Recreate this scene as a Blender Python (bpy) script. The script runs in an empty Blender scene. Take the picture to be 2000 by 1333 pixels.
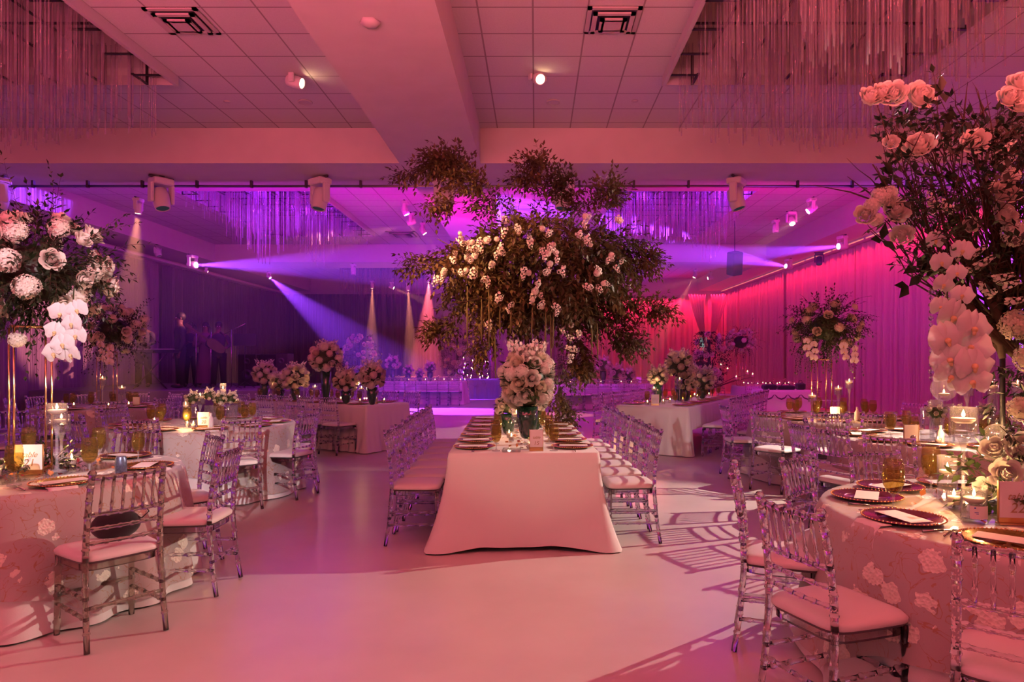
HAZE = .013
import bpy, math, random
from math import sin, cos, pi, sqrt, atan2, radians
from mathutils import Vector, Matrix, noise
R = random.Random(7)
SC = bpy.context.scene
COL = SC.collection
F = 1333.0; CX = 1046.0; CY = 703.0; EYE = 1.5

def P(px, py, d):                      # a pixel of the photograph at depth d -> world point
    return Vector(((px - CX) * d / F, d, EYE + (CY - py) * d / F))
def FL(px, py, h=0.0):                 # pixel on the horizontal plane of height h
    d = F * (EYE - h) / (py - CY)
    return Vector(((px - CX) * d / F, d, h))

# ------------------------------------------------------------------ materials
MATS = {}
def nmat(name):
    m = bpy.data.materials.new(name); m.use_nodes = True
    nt = m.node_tree; nt.nodes.clear()
    out = nt.nodes.new('ShaderNodeOutputMaterial')
    return m, nt, out
def pbr(name, col, rough=.5, metal=0., spec=.5, sheen=0., trans=0., ior=1.45, coat=0., vary=0., vscale=8., bump=0., bscale=60., sss=0., col2=None, translucent=0.):
    m, nt, out = nmat(name)
    b = nt.nodes.new('ShaderNodeBsdfPrincipled')
    b.inputs['Base Color'].default_value = (*col, 1)
    b.inputs['Roughness'].default_value = rough
    b.inputs['Metallic'].default_value = metal
    b.inputs['Specular IOR Level'].default_value = spec
    b.inputs['Sheen Weight'].default_value = sheen
    b.inputs['Transmission Weight'].default_value = trans
    b.inputs['IOR'].default_value = ior
    b.inputs['Coat Weight'].default_value = coat
    if vary > 0 or col2:
        tc = nt.nodes.new('ShaderNodeTexCoord'); n = nt.nodes.new('ShaderNodeTexNoise')
        n.inputs['Scale'].default_value = vscale; n.inputs['Detail'].default_value = 3
        nt.links.new(tc.outputs['Object'], n.inputs['Vector'])
        r = nt.nodes.new('ShaderNodeValToRGB')
        c2 = col2 or tuple(c * (1 - vary) for c in col)
        r.color_ramp.elements[0].color = (*c2, 1); r.color_ramp.elements[1].color = (*col, 1)
        r.color_ramp.elements[0].position = .35; r.color_ramp.elements[1].position = .65
        nt.links.new(n.outputs['Fac'], r.inputs['Fac']); nt.links.new(r.outputs['Color'], b.inputs['Base Color'])
    if bump > 0:
        tc = nt.nodes.new('ShaderNodeTexCoord'); n = nt.nodes.new('ShaderNodeTexNoise')
        n.inputs['Scale'].default_value = bscale
        nt.links.new(tc.outputs['Object'], n.inputs['Vector'])
        bp = nt.nodes.new('ShaderNodeBump'); bp.inputs['Strength'].default_value = bump; bp.inputs['Distance'].default_value = .01
        nt.links.new(n.outputs['Fac'], bp.inputs['Height']); nt.links.new(bp.outputs['Normal'], b.inputs['Normal'])
    sh = b
    if translucent > 0:
        t = nt.nodes.new('ShaderNodeBsdfTranslucent'); t.inputs['Color'].default_value = (*col, 1)
        mx = nt.nodes.new('ShaderNodeMixShader'); mx.inputs[0].default_value = translucent
        nt.links.new(b.outputs[0], mx.inputs[1]); nt.links.new(t.outputs[0], mx.inputs[2]); sh = mx
    nt.links.new(sh.outputs[0], out.inputs['Surface'])
    MATS[name] = m
    return m
def fresnel2(nt, ior):      # same reflectance on both faces of a thin wall
    g = nt.nodes.new('ShaderNodeNewGeometry'); mr = nt.nodes.new('ShaderNodeMapRange')
    mr.inputs[3].default_value = ior; mr.inputs[4].default_value = 1 / ior
    nt.links.new(g.outputs['Backfacing'], mr.inputs[0])
    fr = nt.nodes.new('ShaderNodeFresnel'); nt.links.new(mr.outputs[0], fr.inputs['IOR'])
    return fr
def thin_glass(name, tint=(.95, .95, .97), milk=0.06, clear=.85, rough=.03, fres=1.5, milkcol=(.9, .88, .95)):
    """thin clear walls: mostly see-through, Fresnel mirror on top, a trace of body colour"""
    m, nt, out = nmat(name)
    tr = nt.nodes.new('ShaderNodeBsdfTransparent'); tr.inputs['Color'].default_value = (*tint, 1)
    df = nt.nodes.new('ShaderNodeBsdfDiffuse'); df.inputs['Color'].default_value = (*milkcol, 1)
    gl = nt.nodes.new('ShaderNodeBsdfGlossy'); gl.inputs['Roughness'].default_value = rough
    fr = fresnel2(nt, fres)
    m1 = nt.nodes.new('ShaderNodeMixShader'); m1.inputs[0].default_value = milk
    m2 = nt.nodes.new('ShaderNodeMixShader')
    nt.links.new(tr.outputs[0], m1.inputs[1]); nt.links.new(df.outputs[0], m1.inputs[2])
    nt.links.new(fr.outputs[0], m2.inputs[0]); nt.links.new(m1.outputs[0], m2.inputs[1]); nt.links.new(gl.outputs[0], m2.inputs[2])
    nt.links.new(m2.outputs[0], out.inputs['Surface'])
    MATS[name] = m
    return m
def emis(name, col, strength, sample=False):
    m, nt, out = nmat(name)
    e = nt.nodes.new('ShaderNodeEmission'); e.inputs[0].default_value = (*col, 1); e.inputs[1].default_value = strength
    nt.links.new(e.outputs[0], out.inputs['Surface'])
    if not sample: m.cycles.emission_sampling = 'NONE'
    MATS[name] = m
    return m

# ------------------------------------------------------------------ mesh builder
def frame_of(d):
    d = d.normalized()
    a = Vector((0, 0, 1)) if abs(d.z) < .9 else Vector((1, 0, 0))
    u = d.cross(a).normalized(); v = d.cross(u).normalized()
    return u, v
class MB:
    def __init__(s): s.v = []; s.f = []; s.sm = []; s.mi = []
    def add(s, vs, fs, smooth=True, mi=0, M=None):
        o = len(s.v)
        for p in vs:
            s.v.append(tuple(M @ Vector(p)) if M is not None else tuple(p))
        for f in fs:
            s.f.append(tuple(i + o for i in f)); s.sm.append(smooth); s.mi.append(mi)
        return s
    def box(s, x0, x1, y0, y1, z0, z1, mi=0, M=None):
        vs = [(x0, y0, z0), (x1, y0, z0), (x1, y1, z0), (x0, y1, z0), (x0, y0, z1), (x1, y0, z1), (x1, y1, z1), (x0, y1, z1)]
        return s.add(vs, [(0, 3, 2, 1), (4, 5, 6, 7), (0, 1, 5, 4), (1, 2, 6, 5), (2, 3, 7, 6), (3, 0, 4, 7)], False, mi, M)
    def bbox(s, x0, x1, y0, y1, z0, z1, b=.01, mi=0, M=None):   # box with chamfered edges (vertical + top/bottom)
        def ring(ix, z):
            a, c, e, g = x0 + ix, x1 - ix, y0 + ix, y1 - ix
            k = b
            return [(a + k, e, z), (c - k, e, z), (c, e + k, z), (c, g - k, z), (c - k, g, z), (a + k, g, z), (a, g - k, z), (a, e + k, z)]
        rs = [ring(b, z0), ring(0, z0 + b), ring(0, z1 - b), ring(b, z1)]
        vs = sum(rs, []); fs = []
        for j in range(3):
            for i in range(8):
                a = j * 8 + i; c = j * 8 + (i + 1) % 8
                fs.append((a, c, c + 8, a + 8))
        fs.append(tuple(range(7, -1, -1))); fs.append(tuple(range(24, 32)))
        return s.add(vs, fs, False, mi, M)
    def tube(s, pts, r, n=8, mi=0, caps=True, M=None, sm=True, closed=False):
        pts = [Vector(p) for p in pts]; k = len(pts)
        rs = r if hasattr(r, '__len__') else [r] * k
        vs = []; fs = []
        u = None
        for i, p in enumerate(pts):
            if closed: d = pts[(i + 1) % k] - pts[i - 1]
            else: d = pts[min(i + 1, k - 1)] - pts[max(i - 1, 0)]
            if d.length < 1e-9: d = Vector((0, 0, 1))
            d.normalize()
            if u is None: u, w = frame_of(d)
            else:
                u = (u - d * u.dot(d))
                if u.length < 1e-6: u, w = frame_of(d)
                u.normalize(); w = d.cross(u)
            for j in range(n):
                a = 2 * pi * j / n
                vs.append(p + (u * cos(a) + w * sin(a)) * rs[i])
        for i in range(k if closed else k - 1):
            for j in range(n):
                a = i * n + j; b = i * n + (j + 1) % n
                a2 = ((i + 1) % k) * n + j; b2 = ((i + 1) % k) * n + (j + 1) % n
                fs.append((a, b, b2, a2))
        if caps and not closed:
            fs.append(tuple(range(n - 1, -1, -1))); fs.append(tuple(range((k - 1) * n, k * n)))
        return s.add(vs, fs, sm, mi, M)
    def lathe(s, prof, n=16, mi=0, M=None, sm=True, close=False):   # prof [(r,z)...] bottom to top
        vs = []; fs = []; k = len(prof)
        for (r, z) in prof:
            for j in range(n):
                a = 2 * pi * j / n; vs.append((r * cos(a), r * sin(a), z))
        for i in range(k if close else k - 1):
            for j in range(n):
                i2 = (i + 1) % k
                fs.append((i * n + j, i * n + (j + 1) % n, i2 * n + (j + 1) % n, i2 * n + j))
        if not close:
            if prof[0][0] > 1e-4: fs.append(tuple(range(n - 1, -1, -1)))
            if prof[-1][0] > 1e-4: fs.append(tuple(range((k - 1) * n, k * n)))
        return s.add(vs, fs, sm, mi, M)
    def sphere(s, c, r, n=10, m=6, mi=0, M=None, sc=(1, 1, 1)):
        vs = []; fs = []
        for i in range(m + 1):
            t = pi * i / m
            for j in range(n):
                a = 2 * pi * j / n
                vs.append((c[0] + r * sc[0] * sin(t) * cos(a), c[1] + r * sc[1] * sin(t) * sin(a), c[2] - r * sc[2] * cos(t)))
        for i in range(m):
            for j in range(n):
                fs.append((i * n + j, i * n + (j + 1) % n, (i + 1) * n + (j + 1) % n, (i + 1) * n + j))
        return s.add(vs, fs, True, mi, M)
    def mesh(s, name):
        me = bpy.data.meshes.new(name)
        me.from_pydata(s.v, [], s.f)
        me.polygons.foreach_set('use_smooth', s.sm)
        me.polygons.foreach_set('material_index', s.mi)
        me.update()
        return me
    def build(s, name, mats, parent=None, loc=None, **kw):
        me = s.mesh(name)
        for m in (mats if isinstance(mats, (list, tuple)) else [mats]): me.materials.append(MATS[m] if isinstance(m, str) else m)
        o = bpy.data.objects.new(name, me); COL.objects.link(o)
        if parent is not None: o.parent = parent
        if loc is not None: o.location = loc
        return tag(o, **kw)
def tag(o, label=None, cat=None, group=None, kind=None):
    if label: o['label'] = label
    if cat: o['category'] = cat
    if group: o['group'] = group
    if kind: o['kind'] = kind
    return o
def empty(name, loc=(0, 0, 0), rz=0, label=None, cat=None, group=None, parent=None):
    o = bpy.data.objects.new(name, None); COL.objects.link(o)
    o.empty_display_size = .1
    o.location = loc; o.rotation_euler = (0, 0, rz)
    if parent is not None: o.parent = parent
    return tag(o, label, cat, group)
KIDS = {}
def copy_tree(o, loc=None, rz=None, label=None, group=None, parent=None, scale=None):
    c = o.copy(); COL.objects.link(c)
    if parent is not None: c.parent = parent
    if loc is not None: c.location = loc
    if rz is not None: c.rotation_euler = (0, 0, rz)
    if scale is not None: c.scale = (scale,) * 3 if not hasattr(scale, '__len__') else scale
    if label: c['label'] = label
    if group: c['group'] = group
    if o.name not in KIDS: KIDS[o.name] = list(o.children)
    for ch in KIDS[o.name]: copy_tree(ch, parent=c)
    return c
class Proto:
    """the first use moves the prototype itself, later ones copy it"""
    def __init__(s, root): s.o = root; s.used = False
    def put(s, loc, rz=0, label=None, group=None, scale=None, rot=None, parent=None):
        if not s.used:
            s.used = True; o = s.o; KIDS[o.name] = list(o.children)
            s.src = o
            o.location = loc; o.rotation_euler = (0, 0, rz)
            if scale is not None: o.scale = (scale,) * 3 if not hasattr(scale, '__len__') else scale
            if label: o['label'] = label
            if group: o['group'] = group
            elif 'group' in o: del o['group']
            if parent is not None: o.parent = parent
        else:
            o = copy_tree(s.o, loc, rz, label, group, parent=parent, scale=scale if scale is not None else 1)
            if not group and 'group' in o: del o['group']
            if parent is None: o.parent = None
        if rot is not None: o.rotation_euler = rot
        return o
    def done(s):
        if not s.used:
            def rm(o):
                for c in list(o.children): rm(c)
                bpy.data.objects.remove(o)
            rm(s.o)
ORD = ['first', 'second', 'third', 'fourth', 'fifth', 'sixth', 'seventh', 'eighth', 'ninth', 'tenth', 'eleventh', 'twelfth', 'thirteenth', 'fourteenth', 'fifteenth', 'sixteenth', 'seventeenth', 'eighteenth', 'nineteenth', 'twentieth']
# ------------------------------------------------------------------ camera + colour management
cam = bpy.data.cameras.new('camera'); co = bpy.data.objects.new('camera', cam); COL.objects.link(co)
cam.sensor_width = 36; cam.lens = F / 2000 * 36; cam.shift_x = (1000 - CX) / 2000; cam.shift_y = (CY - 666.5) / 2000
co.location = (0, 0, EYE); co.rotation_euler = (pi / 2, 0, 0); cam.clip_end = 200; cam.clip_start = .05
SC.camera = co
vs = SC.view_settings; vs.view_transform = 'Standard'; vs.look = 'None'; vs.gamma = 1; vs.use_curve_mapping = False; vs.exposure = 0
cy = SC.cycles
cy.max_bounces = 10; cy.diffuse_bounces = 2; cy.glossy_bounces = 3; cy.transmission_bounces = 8; cy.volume_bounces = 0; cy.transparent_max_bounces = 40
cy.use_denoising = True; cy.sample_clamp_indirect = 4; cy.sample_clamp_direct = 0; cy.caustics_reflective = False; cy.caustics_refractive = False
cy.use_adaptive_sampling = True; cy.adaptive_threshold = .04; cy.time_limit = 1050
w = bpy.data.worlds.new('World'); SC.world = w; w.use_nodes = True
w.node_tree.nodes['Background'].inputs[0].default_value = (.02, .005, .015, 1)
w.node_tree.nodes['Background'].inputs[1].default_value = 1

HC = 5.37; HB = 4.78           # tile ceiling / beam soffit heights
XL = -12.1; XR = 9.23; YB = 32.6; YF = -5.0
SXL = -10.75; SXR = 7.74       # outer edges of the tile fields
BX0, BX1 = -2.27, -.92         # long beam
TY = [(11.39, 12.9), (22.9, 24.4)]   # cross beams

# tile ceiling: grid drawn by the tiles themselves
def tile_mat():
    m, nt, out = nmat('ceiling_tile')
    N = nt.nodes.new; L = nt.links.new
    tc = N('ShaderNodeTexCoord'); sp = N('ShaderNodeSeparateXYZ'); L(tc.outputs['Object'], sp.inputs[0])
    def line(sock, off):
        a = N('ShaderNodeMath'); a.operation = 'ADD'; L(sock, a.inputs[0]); a.inputs[1].default_value = 100 * .607 - off
        d = N('ShaderNodeMath'); d.operation = 'MODULO'; L(a.outputs[0], d.inputs[0]); d.inputs[1].default_value = .607
        e = N('ShaderNodeMath'); e.operation = 'SUBTRACT'; L(d.outputs[0], e.inputs[0]); e.inputs[1].default_value = .3035
        f = N('ShaderNodeMath'); f.operation = 'ABSOLUTE'; L(e.outputs[0], f.inputs[0])
        g = N('ShaderNodeMath'); g.operation = 'GREATER_THAN'; L(f.outputs[0], g.inputs[0]); g.inputs[1].default_value = .3035 - .010
        return g
    gx = line(sp.outputs[0], -.637 - 0); gy = line(sp.outputs[1], 11.13)
    mx = N('ShaderNodeMath'); mx.operation = 'MAXIMUM'; L(gx.outputs[0], mx.inputs[0]); L(gy.outputs[0], mx.inputs[1])
    n = N('ShaderNodeTexNoise'); n.inputs['Scale'].default_value = 90; L(tc.outputs['Object'], n.inputs['Vector'])
    rr = N('ShaderNodeMapRange'); L(n.outputs['Fac'], rr.inputs[0]); rr.inputs[3].default_value = .56; rr.inputs[4].default_value = .72
    c1 = N('ShaderNodeCombineColor'); [L(rr.outputs[0], c1.inputs[i]) for i in range(3)]
    mc = N('ShaderNodeMix'); mc.data_type = 'RGBA'; L(mx.outputs[0], mc.inputs[0]); L(c1.outputs[0], mc.inputs[6]); mc.inputs[7].default_value = (.33, .31, .31, 1)
    b = N('ShaderNodeBsdfPrincipled'); b.inputs['Roughness'].default_value = .9; b.inputs['Specular IOR Level'].default_value = .1
    L(mc.outputs[2], b.inputs['Base Color'])
    bp = N('ShaderNodeBump'); bp.invert = True; bp.inputs['Distance'].default_value = .01; L(mx.outputs[0], bp.inputs['Height']); L(bp.outputs[0], b.inputs['Normal'])
    L(b.outputs[0], out.inputs[0]); MATS['ceiling_tile'] = m
tile_mat()
pbr('plaster', (.64, .6, .6), .85, spec=.2, vary=.05, vscale=3)
pbr('plaster_dark', (.16, .14, .16), .9, spec=.1)
def floor_mat():
    m, nt, out = nmat('floor_terrazzo')
    N = nt.nodes.new; L = nt.links.new
    tc = N('ShaderNodeTexCoord')
    n = N('ShaderNodeTexNoise'); n.inputs['Scale'].default_value = 1.3; n.inputs['Detail'].default_value = 6; L(tc.outputs['Object'], n.inputs['Vector'])
    r = N('ShaderNodeValToRGB'); r.color_ramp.elements[0].position = .3; r.color_ramp.elements[1].position = .7
    r.color_ramp.elements[0].color = (.60, .53, .50, 1); r.color_ramp.elements[1].color = (.70, .63, .60, 1); L(n.outputs['Fac'], r.inputs[0])
    v = N('ShaderNodeTexVoronoi'); v.inputs['Scale'].default_value = 26; L(tc.outputs['Object'], v.inputs['Vector'])
    g = N('ShaderNodeMath'); g.operation = 'LESS_THAN'; L(v.outputs['Distance'], g.inputs[0]); g.inputs[1].default_value = .05
    n2 = N('ShaderNodeTexNoise'); n2.inputs['Scale'].default_value = 3.1; L(tc.outputs['Object'], n2.inputs['Vector'])
    g2 = N('ShaderNodeMath'); g2.operation = 'GREATER_THAN'; L(n2.outputs['Fac'], g2.inputs[0]); g2.inputs[1].default_value = .56
    g3 = N('ShaderNodeMath'); g3.operation = 'MULTIPLY'; L(g.outputs[0], g3.inputs[0]); L(g2.outputs[0], g3.inputs[1])
    g4 = N('ShaderNodeMath'); g4.operation = 'MULTIPLY'; L(g3.outputs[0], g4.inputs[0]); g4.inputs[1].default_value = .35
    mc = N('ShaderNodeMix'); mc.data_type = 'RGBA'; L(g4.outputs[0], mc.inputs[0]); L(r.outputs[0], mc.inputs[6]); mc.inputs[7].default_value = (.25, .2, .18, 1)
    b = N('ShaderNodeBsdfPrincipled'); b.inputs['Specular IOR Level'].default_value = .42
    L(mc.outputs[2], b.inputs['Base Color'])
    mr = N('ShaderNodeMapRange'); L(n.outputs['Fac'], mr.inputs[0]); mr.inputs[3].default_value = .24; mr.inputs[4].default_value = .38
    L(mr.outputs[0], b.inputs['Roughness'])
    n3 = N('ShaderNodeTexNoise'); n3.inputs['Scale'].default_value = 5; L(tc.outputs['Object'], n3.inputs['Vector'])
    bp = N('ShaderNodeBump'); bp.inputs['Strength'].default_value = .12; bp.inputs['Distance'].default_value = .02
    L(n3.outputs['Fac'], bp.inputs['Height']); L(bp.outputs[0], b.inputs['Normal'])
    L(b.outputs[0], out.inputs[0]); MATS['floor_terrazzo'] = m
floor_mat()
S = dict(kind='structure')
MB().box(XL - .2, XR + .2, YF - .2, YB + .2, -.15, 0).build('floor', 'floor_terrazzo', **S)
MB().box(XL - .2, XL, YF, YB, 0, HC).build('wall_left', 'plaster', **S)
MB().box(XR, XR + .2, YF, YB, 0, HC).build('wall_right', 'plaster', **S)
MB().box(XL, XR, YB, YB + .2, 0, HC).build('wall_back', 'plaster', **S)
MB().box(XL, XR, YF - .2, YF, 0, HC).build('wall_front', 'plaster', **S)
# soffits and beams
b = MB()
b.box(XL, SXL, YF, YB, HB, HC + .1); b.box(SXR, XR, YF, YB, HB, HC + .1); b.box(BX0, BX1, YF, YB, HB, HC + .1)
for (a, c) in TY + [(YF, 1.4)]:
    for (x0, x1) in ((SXL, BX0), (BX1, SXR)): b.box(x0, x1, a, c, HB, HC + .1)
b.build('trim_1', 'plaster', **S)
# tile fields with chandelier openings; each field: ceiling strips around the hole
HOLES = []      # (x0,x1,y0,y1)
b = MB()
for (ya, yb) in ((1.4, 11.39), (12.9, 22.9), (24.4, YB)):
    hy0, hy1 = (3.7, 9.28) if ya < 5 else ((15.15, 20.7) if ya < 15 else (26.65, 31.2))
    for (xa, xb, hx0, hx1) in ((BX1, SXR, 1.78, 4.9), (SXL, BX0, -8.0, -4.93)):
        HOLES.append((hx0, hx1, hy0, hy1))
        for (x0, x1, y0, y1) in ((xa, hx0, ya, yb), (hx1, xb, ya, yb), (hx0, hx1, ya, hy0), (hx0, hx1, hy1, yb)):
            b.box(x0, x1, y0, y1, HC, HC + .1)
b.build('ceiling', 'ceiling_tile', **S)
# recess boxes above the openings
pbr('recess', (.55, .52, .55), .7)
b = MB()
for (x0, x1, y0, y1) in HOLES:
    t = .06; z0, z1 = HC + .1, HC + 1.1
    b.box(x0 - t, x0, y0 - t, y1 + t, z0, z1); b.box(x1, x1 + t, y0 - t, y1 + t, z0, z1)
    b.box(x0, x1, y0 - t, y0, z0, z1); b.box(x0, x1, y1, y1 + t, z0, z1); b.box(x0 - t, x1 + t, y0 - t, y1 + t, z1, z1 + t)
b.build('trim_2', 'recess', **S)
# ------------------------------------------------------------------ materials of the things
pbr('acrylic', (.93, .92, .97), .06, trans=1.0, ior=1.42)
pbr('acrylic_smoke', (.66, .62, .52), .12, trans=.9, ior=1.42)
pbr('vinyl_white', (.82, .78, .76), .45, sheen=.1)
pbr('vinyl_edge', (.12, .11, .12), .4)
pbr('gold', (.85, .55, .25), .22, metal=1)
pbr('gold_pole', (.9, .66, .35), .18, metal=1)
pbr('steel', (.75, .73, .72), .2, metal=1)
pbr('silver_dark', (.3, .28, .28), .25, metal=1)
thin_glass('clear_glass', milk=.03)
thin_glass('amber_glass', tint=(.84, .76, .48), milk=.06, milkcol=(.38, .32, .13), fres=1.5)
pbr('charger_glass', (.55, .28, .1), .16, metal=.85)
pbr('charger_wine', (.33, .07, .14), .2, metal=.7)
thin_glass('tint_water', tint=(.97, .96, .98), milk=.02, fres=1.33)
thin_glass('stem_glass', milk=.16)
thin_glass('iced_drink', tint=(.84, .78, .52), milk=.10, milkcol=(.5, .45, .22), fres=1.33)
pbr('paper', (.84, .8, .78), .7)
pbr('sign_gold', (.7, .45, .2), .3, metal=1)
pbr('ink_gold', (.4, .25, .12), .4)
pbr('linen', (.84, .81, .8), .85, sheen=.3, bump=.15, bscale=400)
pbr('napkin', (.86, .82, .8), .8, bump=.1, bscale=300)
pbr('wax', (.9, .72, .58), .5, sss=.1)
pbr('wick', (.05, .04, .04), .9)
emis('flame', (1, .56, .2), 26)
pbr('green_glass', (.01, .05, .028), .06, spec=.8, coat=.6)
pbr('leaf_dark', (.02, .032, .013), .42, vary=.5, vscale=6, translucent=.15)
pbr('leaf_mid', (.06, .09, .028), .42, col2=(.03, .05, .02), vscale=6, translucent=.2)
pbr('leaf_canopy', (.14, .085, .032), .5, col2=(.035, .035, .014), vscale=1.6, translucent=.22)
pbr('petal_white', (.86, .8, .7), .6, sheen=.2, translucent=.15, vary=.07, vscale=20)
pbr('petal_cream', (.83, .74, .55), .6, translucent=.15, vary=.12, vscale=20)
pbr('petal_pink', (.85, .62, .6), .6, translucent=.15, vary=.12, vscale=20)
pbr('orchid_white', (.88, .84, .84), .5, translucent=.2)
pbr('orchid_lip', (.8, .6, .3), .5)
pbr('bark', (.07, .035, .022), .8, vary=.4, vscale=30)
pbr('amaranth', (.13, .11, .035), .8, vary=.4, vscale=60)
pbr('velvet_black', (.01, .01, .012), .7, sheen=.3)
pbr('metal_black', (.015, .015, .017), .45)
pbr('fixture_white', (.72, .7, .72), .4)
pbr('fixture_dark', (.04, .035, .045), .4)
pbr('crystal', (.95, .93, .98), .02, trans=1., ior=1.5)
pbr('sign_blue', (.05, .1, .5), .5)
pbr('petal_red', (.22, .02, .03), .6)
pbr('petal_rust', (.5, .18, .06), .6)
pbr('wood_dark', (.05, .025, .018), .5, vary=.4, vscale=5)

def lace_mat():
    m, nt, out = nmat('lace')
    N = nt.nodes.new; L = nt.links.new
    tc = N('ShaderNodeTexCoord')
    v = N('ShaderNodeTexVoronoi'); v.inputs['Scale'].default_value = 6; v.inputs['Randomness'].default_value = .9; L(tc.outputs['Object'], v.inputs['Vector'])
    n0 = N('ShaderNodeTexNoise'); n0.inputs['Scale'].default_value = 26; L(tc.outputs['Object'], n0.inputs['Vector'])
    ad = N('ShaderNodeMath'); ad.operation = 'MULTIPLY_ADD'; L(n0.outputs['Fac'], ad.inputs[0]); ad.inputs[1].default_value = .42; L(v.outputs['Distance'], ad.inputs[2])
    ro = N('ShaderNodeMath'); ro.operation = 'LESS_THAN'; L(ad.outputs[0], ro.inputs[0]); ro.inputs[1].default_value = .50
    n = N('ShaderNodeTexNoise'); n.inputs['Scale'].default_value = 9; n.inputs['Detail'].default_value = 2.5; n.inputs['Distortion'].default_value = 1.2; L(tc.outputs['Object'], n.inputs['Vector'])
    s = N('ShaderNodeMath'); s.operation = 'SUBTRACT'; L(n.outputs['Fac'], s.inputs[0]); s.inputs[1].default_value = .5
    a = N('ShaderNodeMath'); a.operation = 'ABSOLUTE'; L(s.outputs[0], a.inputs[0])
    vi = N('ShaderNodeMath'); vi.operation = 'LESS_THAN'; L(a.outputs[0], vi.inputs[0]); vi.inputs[1].default_value = .010
    m1 = N('ShaderNodeMix'); m1.data_type = 'RGBA'; L(vi.outputs[0], m1.inputs[0]); m1.inputs[6].default_value = (.60, .52, .50, 1); m1.inputs[7].default_value = (.36, .22, .13, 1)
    m2 = N('ShaderNodeMix'); m2.data_type = 'RGBA'; L(ro.outputs[0], m2.inputs[0]); L(m1.outputs[2], m2.inputs[6]); m2.inputs[7].default_value = (.93, .87, .74, 1)
    b = N('ShaderNodeBsdfPrincipled'); b.inputs['Roughness'].default_value = .55; b.inputs['Sheen Weight'].default_value = .3; L(m2.outputs[2], b.inputs['Base Color'])
    # petals of the applique flowers stand up: fine bumps inside the flowers
    n2 = N('ShaderNodeTexVoronoi'); n2.inputs['Scale'].default_value = 70; L(tc.outputs['Object'], n2.inputs['Vector'])
    mu = N('ShaderNodeMath'); mu.operation = 'MULTIPLY'; L(n2.outputs['Distance'], mu.inputs[0]); L(ro.outputs[0], mu.inputs[1])
    mu2 = N('ShaderNodeMath'); mu2.operation = 'ADD'; L(mu.outputs[0], mu2.inputs[0]); L(ro.outputs[0], mu2.inputs[1])
    bp = N('ShaderNodeBump'); bp.inputs['Strength'].default_value = .8; bp.inputs['Distance'].default_value = .008; L(mu2.outputs[0], bp.inputs['Height']); L(bp.outputs[0], b.inputs['Normal'])
    # sequins: scattered shiny specks
    v3 = N('ShaderNodeTexVoronoi'); v3.inputs['Scale'].default_value = 38; L(tc.outputs['Object'], v3.inputs['Vector'])
    sq = N('ShaderNodeMath'); sq.operation = 'LESS_THAN'; L(v3.outputs['Distance'], sq.inputs[0]); sq.inputs[1].default_value = .1
    L(sq.outputs[0], b.inputs['Metallic'])
    tr = N('ShaderNodeBsdfTransparent'); mx = N('ShaderNodeMixShader')
    iv = N('ShaderNodeMath'); iv.operation = 'MAXIMUM'; L(ro.outputs[0], iv.inputs[0]); L(vi.outputs[0], iv.inputs[1])
    mr = N('ShaderNodeMapRange'); L(iv.outputs[0], mr.inputs[0]); mr.inputs[3].default_value = .72; mr.inputs[4].default_value = 1
    L(mr.outputs[0], mx.inputs[0]); L(tr.outputs[0], mx.inputs[1]); L(b.outputs[0], mx.inputs[2])
    L(mx.outputs[0], out.inputs[0]); MATS['lace'] = m
lace_mat()

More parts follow.
